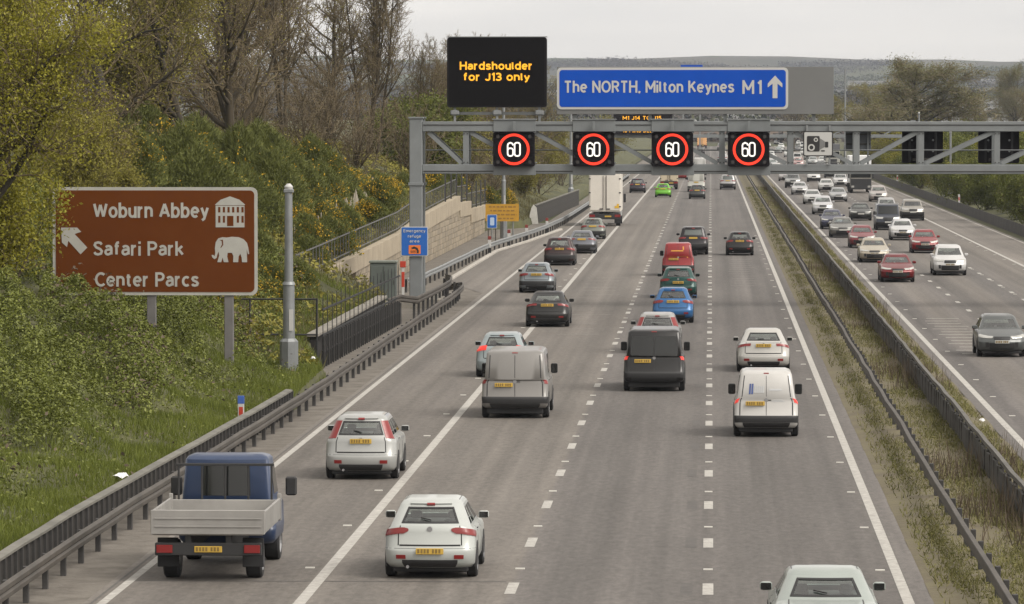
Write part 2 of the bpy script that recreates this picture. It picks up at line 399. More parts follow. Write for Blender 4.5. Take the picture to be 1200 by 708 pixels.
def asphalt(name, stops, x0, x1):
    m = bpy.data.materials.new(name); m.use_nodes = True
    nt = m.node_tree; b = nt.nodes['Principled BSDF']; b.inputs['Roughness'].default_value = 0.82; b.inputs['Specular IOR Level'].default_value = 0.35
    tc = nt.nodes.new('ShaderNodeTexCoord'); sx = nt.nodes.new('ShaderNodeSeparateXYZ')
    nt.links.new(tc.outputs['Object'], sx.inputs[0])
    mr = nt.nodes.new('ShaderNodeMapRange'); mr.inputs[1].default_value = x0; mr.inputs[2].default_value = x1
    nt.links.new(sx.outputs[0], mr.inputs[0])
    rp = nt.nodes.new('ShaderNodeValToRGB'); cr = rp.color_ramp
    cr.elements[0].position = 0; cr.elements[0].color = (*stops[0][1], 1); cr.elements[1].position = 1; cr.elements[1].color = (*stops[-1][1], 1)
    for xx, c in stops[1:-1]:
        e = cr.elements.new((xx - x0) / (x1 - x0)); e.color = (*c, 1)
    nt.links.new(mr.outputs[0], rp.inputs[0])
    def noise(scale, sc, det=5, rough=0.6):
        mp = nt.nodes.new('ShaderNodeMapping'); mp.inputs['Scale'].default_value = sc
        n = nt.nodes.new('ShaderNodeTexNoise'); n.inputs['Scale'].default_value = scale; n.inputs['Detail'].default_value = det; n.inputs['Roughness'].default_value = rough
        nt.links.new(tc.outputs['Object'], mp.inputs[0]); nt.links.new(mp.outputs[0], n.inputs[0]); return n.outputs[0]
    def mul(col, fac, lo, hi):
        m1 = nt.nodes.new('ShaderNodeMapRange'); m1.inputs[1].default_value = 0.3; m1.inputs[2].default_value = 0.7; m1.inputs[3].default_value = lo; m1.inputs[4].default_value = hi
        nt.links.new(fac, m1.inputs[0])
        v = nt.nodes.new('ShaderNodeVectorMath'); v.operation = 'SCALE'
        nt.links.new(col, v.inputs[0]); nt.links.new(m1.outputs[0], v.inputs['Scale']); return v.outputs[0]
    c = mul(rp.outputs[0], noise(1.0, (1.3, 0.006, 1)), 0.72, 1.24)      # streaks along the lanes
    c = mul(c, noise(0.35, (1, 0.10, 1), 8, 0.7), 0.80, 1.18)                 # patches
    c = mul(c, noise(6.0, (1, 0.35, 1), 4, 0.8), 0.72, 1.28)                  # aggregate
    nt.links.new(c, b.inputs['Base Color'])
    bp = nt.nodes.new('ShaderNodeBump'); bp.inputs['Strength'].default_value = 0.25; bp.inputs['Distance'].default_value = 0.02
    nt.links.new(noise(30, (1, 1, 1), 2), bp.inputs['Height']); nt.links.new(bp.outputs[0], b.inputs['Normal'])
    return m

LT, MD, DK, TR = (0.134, 0.121, 0.108), (0.122, 0.110, 0.098), (0.106, 0.097, 0.091), (0.088, 0.081, 0.076)
north_m = asphalt('northbound_asphalt', [(-11.2, LT), (-10.6, MD), (-9.9, (0.106, 0.096, 0.087)), (-9.1, LT), (-8.2, (0.106, 0.096, 0.087)), (-7.3, LT), (-6.5, (0.110, 0.100, 0.090)), (-5.5, LT), (-4.6, (0.110, 0.100, 0.090)), (-3.72, LT), (-3.62, DK), (-2.7, TR), (-1.8, DK), (-0.9, TR), (0, DK), (0.9, TR), (1.8, DK), (2.8, TR), (4.0, DK)][0:19], -11.2, 4.0)
south_m = asphalt('southbound_asphalt', [(7.8, DK), (9.0, (0.095, 0.087, 0.083)), (10, MD), (11.2, DK), (12.2, (0.102, 0.093, 0.085)), (13.2, MD), (14.4, (0.1, 0.093, 0.088)), (16.4, MD), (18.0, MD), (18.3, LT), (21.8, LT), (34, LT)], 7.8, 34)
dirt_m = mat('dirt_and_gravel', (0.085, 0.074, 0.062), 0.95, color2=(0.16, 0.145, 0.125), scale=1.2, bump=0.5, bscale=8)
bank_m = mat('bank_earth_and_grass', (0.032, 0.034, 0.012), 0.95, color2=(0.085, 0.085, 0.03), scale=0.5, bump=0.6, bscale=3)
median_m = mat('reservation_soil', (0.095, 0.078, 0.052), 0.95, color2=(0.13, 0.115, 0.06), scale=0.7, bump=0.6, bscale=5)

YY = [30, 60] + list(range(80, 400, 20)) + list(range(400, 1481, 60))
road_n = tag(grid_sheet('northbound_road', lambda Y: [-11.2, 4.0], YY, lambda X, Y, i: 0.0, north_m, False), 'northbound carriageway of grey asphalt', kind='structure')
s_right = lambda Y: float(np.interp(Y, [0, 700, 1300, 1500], [21.8, 21.8, 31, 33]))
road_s = tag(grid_sheet('southbound_road', lambda Y: [7.9, s_right(Y)], YY, lambda X, Y, i: -0.004, south_m, False), 'southbound carriageway of grey asphalt', kind='structure')
tag(grid_sheet('verge_strip', lambda Y: [-13.4, -11.19], YY, lambda X, Y, i: -0.008, dirt_m, False), 'strip of dirt and gravel below the safety barrier', kind='structure')
def med_z(X, Y, i): return (-0.012, 0.05, 0.10, 0.06, 0.03, 0.07, -0.012)[i] + 0.025 * math.sin(Y * 0.7 + i * 2)
tag(grid_sheet('central_reservation', lambda Y: [3.99, 4.5, 5.2, 5.9, 6.6, 7.3, 7.92], [30] + list(range(60, 500, 2)) + list(range(500, 1481, 70)), med_z, median_m), 'overgrown strip of earth between the carriageways', kind='structure')
# refuge lay-by widening the hard shoulder
era_m = asphalt('refuge_asphalt', [(-14.5, MD), (-12.5, LT), (-11, LT)], -14.5, -11)
era_x = lambda Y: float(np.interp(Y, [222, 236, 290, 312, 345], [-11.3, -13.7, -13.6, -12.5, -11.3]))
tag(grid_sheet('refuge_area', lambda Y: [era_x(Y), -11.15], [222, 229, 236, 260, 290, 300, 312, 330, 345], lambda X, Y, i: 0.004, era_m, False), 'emergency lay-by surface beside the hard shoulder', kind='structure')
kb = MB().sweep([(era_x(Y) - 0.12, Y, 0) for Y in (236, 250, 270, 290, 300, 312, 330, 345)], [(-0.12, -0.05), (0.12, -0.05), (0.12, 0.10), (0.09, 0.125), (-0.12, 0.125)])
tag(kb.build('refuge_kerb', mat('kerb_concrete', (0.33, 0.31, 0.28), 0.9, var=0.2, scale=2)), 'pale concrete kerb round the emergency lay-by', kind='structure')

tag(grid_sheet('refuge_verge', lambda Y: [-17.0, era_x(Y) - 0.2 if Y > 230 else -13.39], [194, 222, 229.9, 236, 260, 290, 300, 312, 330, 345, 368], lambda X, Y, i: -0.004, dirt_m, False), 'bare dirt between the lay-by kerb and the wall', kind='structure')
def stripe(name, parent, path, w, z, m=white_paint):
    V = []; Q = []
    for i, (x, y) in enumerate(path):
        V += [(x - w / 2, y, z), (x + w / 2, y, z)]
        if i: Q.append((2 * i - 2, 2 * i - 1, 2 * i + 1, 2 * i))
    return link(name, mesh_np(name, V, Q, None, [m]), parent)
def lineX(a, b, Ys): return [(float(np.interp(Y, [80, 400, 1480], [a, a, b])), Y) for Y in Ys]
long_ys = [40] + list(range(80, 1461, 40))
stripe('edge_line', road_n, lineX(-10.85, -10.6, [40, 80, 130, 180, 240, 300, 400, 600, 900, 1460]), 0.17, 0.005)
stripe('hard_shoulder_line', road_n, lineX(-7.33, -7.1, long_ys), 0.22, 0.005)
stripe('edge_line', road_n, lineX(3.55, 3.55, long_ys), 0.2, 0.005)
stripe('edge_line', road_s, lineX(8.3, 8.3, long_ys), 0.2, 0.001)
stripe('hard_shoulder_line', road_s, lineX(18.15, 18.2, long_ys), 0.2, 0.001)
stripe('edge_line', road_s, [(s_right(Y) - 0.35, Y) for Y in long_ys], 0.13, 0.001, mat('worn_paint', (0.32, 0.30, 0.275), 0.85, var=0.25, scale=3))
dash = mesh_np('lane_dash', [(-0.1, 0, 0), (0.1, 0, 0), (0.1, 2, 0), (-0.1, 2, 0)], [(0, 1, 2, 3)], None, [white_paint])
for xl, par, ph, zz in ((-3.65, road_n, 1.0, 0.005), (-0.04, road_n, 1.0, 0.005), (11.55, road_s, 4.0, 0.001), (14.85, road_s, 7.0, 0.001)):
    V = []; Q = []
    Y = 72.0 + ph
    while Y < 1460:
        if Y < 430:
            link('lane_dash', dash, par, (xl, Y, zz))
        else:
            b = len(V); V += [(xl - 0.1, Y, zz), (xl + 0.1, Y, zz), (xl + 0.1, Y + 2, zz), (xl - 0.1, Y + 2, zz)]; Q.append((b, b + 1, b + 2, b + 3))
        Y += 9.0
    tag(link('far_lane_dashes', mesh_np('far_lane_dashes', V, Q, None, [white_paint]), par), kind='stuff')
# worn transverse bars and studs
worn = mat('faint_worn_paint', (0.20, 0.188, 0.175), 0.85, var=0.25, scale=4)
for par, x0, x1, ya, yb, st, zz in ((road_s, 9.3, 10.7, 166, 197, 2.4, 0.001), (road_n, -6.3, -4.6, 180, 245, 4.5, 0.005), (road_n, 1.2, 2.4, 232, 275, 3.5, 0.005)):
    V = []; Q = []; Y = ya; k = 0
    while Y < yb:
        dx = random.uniform(-0.25, 0.25); b = len(V); h = 0.22
        V += [(x0 + dx, Y, zz), (x1 + dx, Y, zz), (x1 + dx, Y + h, zz), (x0 + dx, Y + h, zz)]; Q.append((b, b + 1, b + 2, b + 3)); Y += st
    tag(link('worn_cross_bars', mesh_np('worn_cross_bars', V, Q, None, [worn if par is road_n else mat('pale_cross_paint', (0.36, 0.345, 0.32), 0.8, var=0.2, scale=4)]), par), kind='stuff')
st = MB()
for xl, zz in ((-7.7, 0), (-3.65, 0), (-0.04, 0), (3.25, 0), (11.55, -0.004), (14.85, -0.004), (8.75, -0.004), (17.8, -0.004)):
    Y = 77.5
    while Y < 330:
        st.box(xl - 0.09, xl + 0.09, Y, Y + 0.12, zz + 0.001, zz + 0.02); Y += 9.0
tag(st.build('road_studs', mat('stud', (0.5, 0.49, 0.45), 0.6), road_n), kind='stuff')
# repair patches and joints in the middle lanes
pm = mat('tar_patch', (0.076, 0.070, 0.066), 0.85, var=0.2, scale=3)
V = []; Q = []
for Y in list(range(82, 190, 9)):
    b = len(V); x = -0.42 + random.uniform(-0.05, 0.05); V += [(x - 0.11, Y, 0.004), (x + 0.11, Y, 0.004), (x + 0.11, Y + 2.1, 0.004), (x - 0.11, Y + 2.1, 0.004)]; Q.append((b, b + 1, b + 2, b + 3))
tag(link('old_dash_scars', mesh_np('old_dash_scars', V, Q, None, [pm]), road_n), kind='stuff')
for Yj, xa, xb in ((84.0, -11.0, -3.8),): link('joint', mesh_np('joint', [(xa, Yj, 0.004), (xb, Yj + 0.1, 0.004), (xb, Yj + 0.22, 0.004), (xa, Yj + 0.12, 0.004)], [(0, 1, 2, 3)], None, [pm]), road_n)
stripe('drain_slot', road_n, [(-11.05, 60), (-11.05, 130), (-10.98, 200)], 0.05, 0.003, pm)

# ---- left bank
def toe(Y): return float(np.interp(Y, [60, 92, 118, 134, 150, 155, 193, 198, 345, 352, 450, 1500], [-13.05, -13.05, -12.62, -12.42, -12.9, -13.85, -13.85, -17.3, -17.3, -14.6, -13.9, -14.5]))
def base(Y): return float(np.interp(Y, [60, 128, 150, 156, 193, 198, 228, 246, 267, 303, 345, 352, 1500], [0.5, 0.35, 0.3, 0.9, 1.0, 1.8, 2.05, 2.15, 2.75, 3.1, 1.8, 0.5, 0.4]))
def bank_z(X, Y):
    t = toe(Y) - X
    if t < 0: return 0.0
    s = float(np.interp(Y, [60, 150, 200, 300, 420, 700], [0.56, 0.52, 0.42, 0.40, 0.34, 0.2]))
    H = float(np.interp(Y, [60, 200, 300, 500, 800], [6.5, 6.0, 5.2, 4.0, 2.0]))
    r = s * t if Y > 185 else (0.17 * t if t < 2.2 else 0.374 + 0.44 * (t - 2.2))
    z = r if r < H * 0.7 else H * 0.7 + (H * 0.3 + 0.05 * t) * (1 - math.exp(-(r - H * 0.7) / (H * 0.5)))
    wob = 0.22 * math.sin(X * 1.1 + Y * 0.35) + 0.16 * math.sin(X * 0.5 - Y * 0.8 + 1) + 0.1 * math.sin(Y * 1.7 + X * 2.1)
    return base(Y) + z + wob * min(1, t / 2)
offs = [0.25, 0.0, -0.4, -0.8, -1.3, -1.8, -2.4, -3, -3.7, -4.5, -5.4, -6.4, -7.5, -9, -11, -14, -18, -24, -32, -45, -65, -100]
tag(grid_sheet('bank', lambda Y: [toe(Y) + o for o in offs], [30, 50] + list(range(60, 360, 2)) + list(range(360, 700, 8)) + list(range(700, 1451, 50)),
    lambda X, Y, i: -0.4 if i == 0 else bank_z(X, Y), bank_m), 'grassy embankment rising beside the hard shoulder', kind='structure')
def rbank_z(X, Y): return 0.02 + 0.16 * max(0, X - (s_right(Y) + 1.6)) * (1 if X < 60 else 0) if X < 60 else 5.8
tag(grid_sheet('verge', lambda Y: [s_right(Y) - 0.02 + o for o in (0, 0.5, 1.2, 2.5, 5, 9, 15, 25, 40)], YY, lambda X, Y, i: -0.008 if i == 0 else min(4.5, rbank_z(X, Y)), bank_m), 'grass verge beyond the southbound barrier', kind='structure')

# ------------------------------------------------------------------ safety barriers
W_PROF = [(0.0, 0.42), (0.05, 0.46), (0.05, 0.53), (0.012, 0.57), (0.05, 0.61), (0.05, 0.69), (0.0, 0.73), (-0.02, 0.73), (0.03, 0.685), (0.03, 0.615), (-0.01, 0.57), (0.03, 0.525), (0.03, 0.465), (-0.02, 0.42)]
BOX_PROF = [(-0.055, 0.48), (0.055, 0.48), (0.055, 0.66), (0.045, 0.675), (-0.045, 0.675), (-0.055, 0.66)]
def flip(p): return [(-u, z) for u, z in reversed(p)]
post_m = MB().cbox(-0.05, 0.05, -0.07, 0.07, -0.3, 0.66, 0.008).mesh('post', steel_dark)
def at_path(path, d):
    for a, b in zip(path, path[1:]):
        L = math.dist(a, b)
        if d <= L:
            t = d / L; return tuple(a[i] + (b[i] - a[i]) * t for i in range(3)), math.atan2(-(b[0] - a[0]), b[1] - a[1])
        d -= L
    return path[-1], 0
def smooth_path(pts, step=6.0, jit=0.0):
    ysamp = np.arange(pts[0][1], pts[-1][1] + 0.01, step)
    xs = np.interp(ysamp, [p[1] for p in pts], [p[0] for p in pts])
    k = np.convolve(np.pad(xs, 2, mode='edge'), [0.1, 0.2, 0.4, 0.2, 0.1], 'valid')
    return [(float(x) + (random.uniform(-jit, jit)), float(y), random.uniform(-jit, jit) * 0.6) for x, y in zip(k, ysamp)]
def barrier(name, label, path, prof, step, off, limit=1e9, m=steel_dull, plen=None, second=None):
    root = empty(name, path[0]); inv = path[0]
    loc = [(p[0] - inv[0], p[1] - inv[1], p[2]) for p in path]
    mb = MB().sweep(loc, prof)
    mb.build('rail', m, root, smooth=True, sharp=30)
    if second: MB().sweep(loc, second).build('lower_rail', m, root, smooth=True, sharp=30)
    total = sum(math.dist(a, b) for a, b in zip(loc, loc[1:])); d = 0.6
    extra = MB()
    while d < total:
        p, a = at_path(loc, d)
        x = p[0] + off * math.cos(a); y = p[1] + off * math.sin(a)
        if p[1] + inv[1] < limit: link('post', post_m, root, (x, y, 0), (0, 0, a))
        else: extra.box(x - 0.05, x + 0.05, y - 0.07, y + 0.07, -0.2, 0.64)
        d += step
    if extra.v: tag(extra.build('far_posts', steel_dark, root), kind='stuff')
    return tag(root, label, 'safety barrier', 'roadside safety barriers')
nb = smooth_path([(-12.05, 70), (-12.1, 90), (-11.75, 132), (-11.7, 170), (-11.62, 205), (-11.75, 214)], 4, 0.02) + [(-11.95, 217.5, -0.02), (-12.4, 220, -0.15), (-12.9, 222, -0.3)]
barrier('roadside_barrier', 'weathered steel barrier beside the hard shoulder, below the brown tourist sign', nb, W_PROF, 2.4, -0.16)
nb2 = [(-13.3, 186, 0.1), (-12.95, 188.5, 0.18)] + smooth_path([(-12.45, 191), (-12.2, 200), (-12.15, 212)], 4, 0.01) + [(-12.4, 216, 0.0), (-12.9, 219, 0)]
nb2 = [(x, y, z + 0.12) for x, y, z in nb2]
barrier('roadside_barrier', 'short curved steel barrier in front of the gantry leg', nb2, W_PROF, 2.4, -0.16)
eb = [(-14.9, 222, 0)] + smooth_path([(-14.55, 228), (-14.3, 250), (-13.95, 285), (-13.0, 305), (-12.1, 330), (-11.6, 360), (-11.4, 420), (-11.4, 640)], 5, 0.015)
barrier('roadside_barrier', 'bright-topped barrier curving round the emergency lay-by', eb, W_PROF, 3.2, -0.16, 420, steel)
m1 = smooth_path([(5.0, 66), (5.0, 1000)], 4.8, 0.026)
barrier('median_barrier', 'thin wavy barrier in the weeds on the northbound side of the reservation', m1, BOX_PROF, 2.4, 0.13, 400)
m2 = smooth_path([(6.75, 66), (6.75, 1000)], 3.2, 0.02)
mbr = barrier('median_barrier', 'dark boarded barrier on the southbound side of the reservation', m2, [(-0.05, 0.66), (0.07, 0.66), (0.07, 0.74), (-0.05, 0.76)], 2.4, 0.0, 400, mat('dull_top_rail', (0.075, 0.07, 0.062), 0.7, var=0.3, scale=1.0))
pl = MB().cbox(-0.025, 0.025, -0.27, 0.27, 0.0, 0.66, 0.006).mesh('board', mat('dark_weathered_board', (0.045, 0.042, 0.038), 0.9, var=0.35, scale=2.5))
extra = MB(); Y = 95.0; k = 0
while Y < 700:
    x = float(np.interp(Y, [p[1] for p in m2], [p[0] for p in m2])) - 6.75
    if Y < 255: link('board', pl, mbr, (x - 0.08 + random.uniform(-.012, .012), Y - m2[0][1], random.uniform(-0.06, 0.0)), (0, random.uniform(-.04, .04), 0))
    else: extra.box(x - 0.1, x - 0.05, Y - m2[0][1] - 0.27, Y - m2[0][1] + 0.27, 0, 0.64)
    Y += 0.58
tag(extra.build('far_boards', mat('dark_weathered_board', (0, 0, 0)), mbr), kind='stuff')
rb = [(s_right(Y) + 0.75, float(Y), 0.0) for Y in range(150, 1301, 10)]
rbar = barrier('verge_barrier', 'dark solid barrier along the far side of the southbound carriageway', rb, [(-0.12, 0.0), (0.12, 0.0), (0.1, 0.35), (0.07, 0.82), (-0.07, 0.85), (-0.1, 0.35)], 6.0, 0.25, 420, mat('stained_barrier_concrete', (0.04, 0.036, 0.033), 0.9, var=0.3, scale=0.8))

# low board retaining wall behind the left barrier
rw_path = smooth_path([(-12.95, 66), (-12.95, 92), (-12.5, 118), (-12.3, 133)], 3, 0.015)
rw = empty('board_wall', rw_path[0])
loc = [(p[0] - rw_path[0][0], p[1] - rw_path[0][1], 0) for p in rw_path]
MB().sweep(loc, [(-0.1, 0.64), (0.09, 0.64), (0.09, 0.69), (-0.1, 0.71)]).build('capping', mat('grey_capping', (0.13, 0.125, 0.108), 0.85, var=0.25, scale=1.0), rw)
bdm = MB().cbox(-0.03, 0.03, -0.34, 0.34, 0.0, 0.635, 0.01).mesh('board', mat('dark_stained_board', (0.026, 0.023, 0.02), 0.9, var=0.3, scale=2))
rib = MB().box(-0.03, 0.06, -0.04, 0.04, 0.0, 0.63).mesh('upright', steel_dark)
d = 0.4; total = sum(math.dist(a, b) for a, b in zip(loc, loc[1:]))
while d < total:
    p, a = at_path(loc, d); link('board', bdm, rw, (p[0], p[1], 0), (0, 0, a)); link('upright', rib, rw, (p[0] + 0.03, p[1] + 0.36, 0), (0, 0, a)); d += 0.72
tag(rw, 'low dark board wall with pale capping holding back the grass slope', 'retaining wall')

# ------------------------------------------------------------------ overhead gantry
GY = 205.0
gan = empty('motorway_gantry', (-13.37, GY, 0.0))
def GX(x): return x + 13.37      # world x to gantry x
conc = mat('concrete', (0.20, 0.185, 0.16), 0.92, var=0.18, scale=0.9, bump=0.15)
MB().cbox(-0.95, 1.15, -0.9, 2.9, -0.4, 0.42, 0.03).build('plinth', conc, gan)
for yy in (0.0, 1.8):
    leg = MB().cbox(-0.29, 0.29, yy - 0.29, yy + 0.29, 0.46, 8.58, 0.03).build('leg', gantry_grey, gan)
    MB().cbox(-0.34, 0.34, yy - 0.34, yy + 0.34, 5.55, 5.68, 0.01).build('collar', gantry_grey, leg)
    MB().cbox(-0.42, 0.42, yy - 0.42, yy + 0.42, 0.421, 0.50, 0.01).build('foot_plate', gantry_grey, leg)
    MB().cbox(-0.34, 0.34, yy - 0.34, yy + 0.34, 8.581, 8.66, 0.01).build('cap', gantry_grey, leg)
    MB().cbox(36.3, 36.88, yy - 0.29, yy + 0.29, 0.0, 8.58, 0.03).build('leg', gantry_grey, gan)
    MB().cbox(0.291, 36.29, yy - 0.2, yy + 0.2, 8.0, 8.45, 0.02).build('chord', gantry_grey, gan)
    MB().cbox(0.291, 36.29, yy - 0.2, yy + 0.2, 6.08, 6.5, 0.02).build('chord', gantry_grey, gan)
    pts = [-13.0, -11.1, -8.2, -5.3, -2.4, 0.5, 3.6, 6.58, 9.48, 12.9, 16.2, 19.4, 22.6]
    for i, x in enumerate(pts[1:-1]):
        MB().box(GX(x) - 0.13, GX(x) + 0.13, yy - 0.12, yy + 0.12, 6.502, 7.998).build('vertical', gantry_grey, gan)
    for a, b in zip(pts, pts[1:]):
        if a < 4 and yy == 0 or a < 4: p, q = (GX(a) + 0.2, yy, 7.95), (GX(b) - 0.2, yy, 6.55)
        else: p, q = (GX(a) + 0.2, yy, 6.55), (GX(b) - 0.2, yy, 7.95)
        MB().bar(p, q, 0.16, 0.17).build('diagonal', gantry_grey, gan)
for x in pts[1:]:
    MB().bar((GX(x), 0.2, 6.25), (GX(x), 1.6, 6.25), 0.12, 0.12).build('cross_tie', gantry_grey, gan)
    MB().bar((GX(x), 0.2, 8.2), (GX(x), 1.6, 8.2), 0.12, 0.12).build('cross_tie', gantry_grey, gan)
for a, b in zip(pts, pts[1:]):
    MB().bar((GX(a), 0.25, 6.2), (GX(b), 1.55, 6.2), 0.08, 0.08).build('plan_brace', gantry_grey, gan)
for x in (-8.9, -5.3, -1.74, 1.70):
    for z0, z1 in ((7.93, 8.52), (6.02, 6.56)):
        MB().cbox(GX(x) - 0.95, GX(x) + 0.98, -0.24, -0.201, z0, z1, 0.01).build('splice_plate', gantry_grey, gan)
        MB().cbox(GX(x) - 1.0, GX(x) + 1.02, -0.30, 0.25, z1 + 0.003, z1 + 0.055, 0.01).build('splice_lip', steel, gan)
for yy, z in ((-0.215, 8.30), (-0.215, 6.2)): MB().tube((0.35, yy, z), (36.2, yy, z), 0.022, n=6).build('conduit', steel_dark, gan)
MB().tube((0.35, 1.2, 7.15), (36.2, 1.2, 7.15), 0.03, n=6).build('handrail', gantry_grey, gan); MB().cbox(0.35, 36.2, 0.7, 1.3, 6.26, 6.30, 0.01).build('walkway', steel_dark, gan)
bolt = MB().tube((0, -0.03, 0), (0, 0, 0), 0.03, n=6).mesh('bolt', steel_dark)
for x in pts[1:-1]:
    for dx in (-0.08, 0.08):
        for z in (6.6, 7.9): link('bolt', bolt, gan, (GX(x) + dx, -0.121, z))
tag(gan, 'grey steel lattice gantry spanning both carriageways', 'gantry')

led_red = mat('led_red', (0.3, 0.01, 0.0), 0.5, emit=(1.0, 0.035, 0.012), estr=0.55)
led_white = mat('led_white', (0.4, 0.4, 0.4), 0.5, emit=(1.0, 0.93, 0.82), estr=0.45)
led_amber = mat('led_amber', (0.3, 0.15, 0.0), 0.5, emit=(1.0, 0.42, 0.02), estr=0.5)
sig_black = mat('signal_black', (0.006, 0.0045, 0.006), 0.6, var=0.3, scale=4, spec=0.15)
lens_m = mat('dark_lens', (0.025, 0.022, 0.022), 0.25)

def digits60(parent, cx, cz, h, w, y):
    """the figures 6 and 0 as bent bars of light"""
    t = h * 0.11
    def stroke(pts, name):
        mb = MB()
        for a, b in zip(pts, pts[1:]):
            d = Vector((b[0] - a[0], b[1] - a[1])); L = d.length or 1; n = Vector((-d.y, d.x)) / L * t / 2; e = d / L * t * 0.18
            mb.prism([(a[0] - n.x - e.x, a[1] - n.y - e.y), (b[0] - n.x + e.x, b[1] - n.y + e.y), (b[0] + n.x + e.x, b[1] + n.y + e.y), (a[0] + n.x - e.x, a[1] + n.y - e.y)], y - 0.0005 * len(mb.v) / 8, y + 0.02)
        return mb.build(name, led_white, parent)
    def oval(x0, x1, z0, z1, n=22):
        r = (x1 - x0) / 2; cxx = (x0 + x1) / 2; P = []
        for i in range(n + 1):
            a = 2 * math.pi * i / n - math.pi / 2
            sx, sz = math.cos(a), math.sin(a)
            P.append((cxx + r * math.copysign(abs(sx) ** 0.75, sx), (z0 + z1) / 2 + ((z1 - z0) / 2 - r) * (1 if sz > 0.02 else -1 if sz < -0.02 else 0) + r * math.copysign(abs(sz) ** 0.9, sz)))
        return P
    xl = cx - w / 2; xm0 = cx - w * 0.06; xm1 = cx + w * 0.06; xr = cx + w / 2; z0 = cz - h / 2; z1 = cz + h / 2
    stroke(oval(xm1, xr, z0, z1), 'figure_0')
    r = (xm0 - xl) / 2
    top = [(xm0, z1 - r * 0.9)] + [((xl + xm0) / 2 + r * math.cos(R(a)), z1 - r + r * math.sin(R(a))) for a in (40, 90, 140, 180)] + [(xl, z0 + h * 0.3)]
    stroke(top, 'figure_6'); stroke(oval(xl, xm0, z0, z0 + h * 0.58), 'figure_6')

LANES = ['nearest the gantry leg', 'second from the gantry leg', 'third from the gantry leg', 'next to the camera sign']
for x, ln in zip((-8.9, -5.3, -1.74, 1.70), LANES):
    s = empty('lane_signal', (x, GY - 0.62, 6.42))
    MB().prism(rrect(-0.94, 0.94, 0.0, 1.55, 0.10), 0.0, 0.32).build('housing', sig_black, s)
    bz = MB(); bz.prism(rrect(-0.97, 0.97, 1.551, 1.585, 0.012, 2), -0.14, 0.3); bz.build('hood', sig_black, s)
    MB().prism(rrect(-0.86, 0.86, 0.07, 1.48, 0.06), -0.012, -0.001).build('face', mat('signal_face', (0.005, 0.004, 0.005), 0.6, spec=0.1), s)
    ring_mesh(MB(), 0, 0.775, 0.595, 0.712, -0.03, -0.013, 56).build('red_ring', led_red, s)
    digits60(s, 0.0, 0.775, 0.60, 0.56, -0.03)
    for lx, lz in ((-0.72, 0.2), (0.72, 0.2), (-0.72, 1.35), (0.72, 1.35)):
        MB().tube((lx, -0.03, lz), (lx, -0.013, lz), 0.085, n=14).build('lantern', lens_m, s)
    MB().cbox(-0.06, 0.06, 0.12, 0.22, 1.59, 2.05, 0.01).build('hanger', gantry_grey, s)
    tag(s, 'black signal showing 60 in a red ring, ' + ln, 'lane signal', 'speed signals on the gantry')
for x, ln in ((9.65, 'nearest the camera sign'), (13.12, 'at the far right edge')):
    s = empty('signal_back', (x, GY + 2.2, 6.55))
    MB().prism(rrect(-0.93, 0.93, 0, 1.55, 0.08), 0.0, 0.35).build('housing', sig_black, s)
    for lx in (-0.6, 0.6):
        MB().cbox(lx - 0.05, lx + 0.05, -0.03, -0.001, 0.05, 1.5, 0.008).build('rail', black, s)
        for lz in (0.55, 1.05): MB().tube((lx * 0.8, -0.025, lz), (lx * 0.8, -0.001, lz), 0.05, n=10).build('bolt', steel, s)
    MB().cbox(-0.45, 0.45, -0.06, -0.001, 0.1, 0.22, 0.01).build('latch_bar', steel_dull, s)
    MB().cbox(-0.75, 0.75, 0.05, 0.3, 1.6, 1.65, 0.01).build('top_bracket', steel, s)
    tag(s, 'plain black back of a southbound lane signal, ' + ln, 'lane signal', 'signal backs on the gantry')

# message sign
v = empty('message_sign', (-9.69, GY - 0.2, 9.09))
MB().prism(rrect(-2.26, 2.26, 0, 3.17, 0.12), 0.0, 0.55).build('housing', mat('message_housing', (0.008, 0.007, 0.008), 0.6, spec=0.15), v)
MB().prism(rrect(-2.16, 2.16, 0.09, 3.07, 0.05), -0.012, -0.001).build('screen', mat('message_screen', (0.004, 0.0035, 0.004), 0.6, var=0.25, scale=8, spec=0.1), v)
MB().prism(rrect(-2.28, 2.28, 3.171, 3.21, 0.015, 2), -0.06, 0.56).build('top_edge', steel, v)
lettering('Hardshoulder', led_amber, v, -1.68, 1.62, 1.70, 2.07, -0.03, weight=0.19)
lettering('for J13 only', led_amber, v, -1.52, 1.50, 1.20, 1.57, -0.03, weight=0.19)
for x in (-1.92, 0.0, 1.92):
    MB().cbox(x - 0.05, x + 0.05, 0.1, 0.3, -0.64, -0.001, 0.01).build('stand', steel, v)
    MB().cbox(x - 0.2, x + 0.2, 0.02, 0.38, -0.36, -0.12, 0.05).build('bracket', steel, v)
MB().cbox(-2.1, 2.1, 0.32, 0.42, -0.34, -0.2, 0.01).build('mounting_beam', steel, v)
tag(v, 'black message board with amber words about the hard shoulder above the gantry', 'message sign')

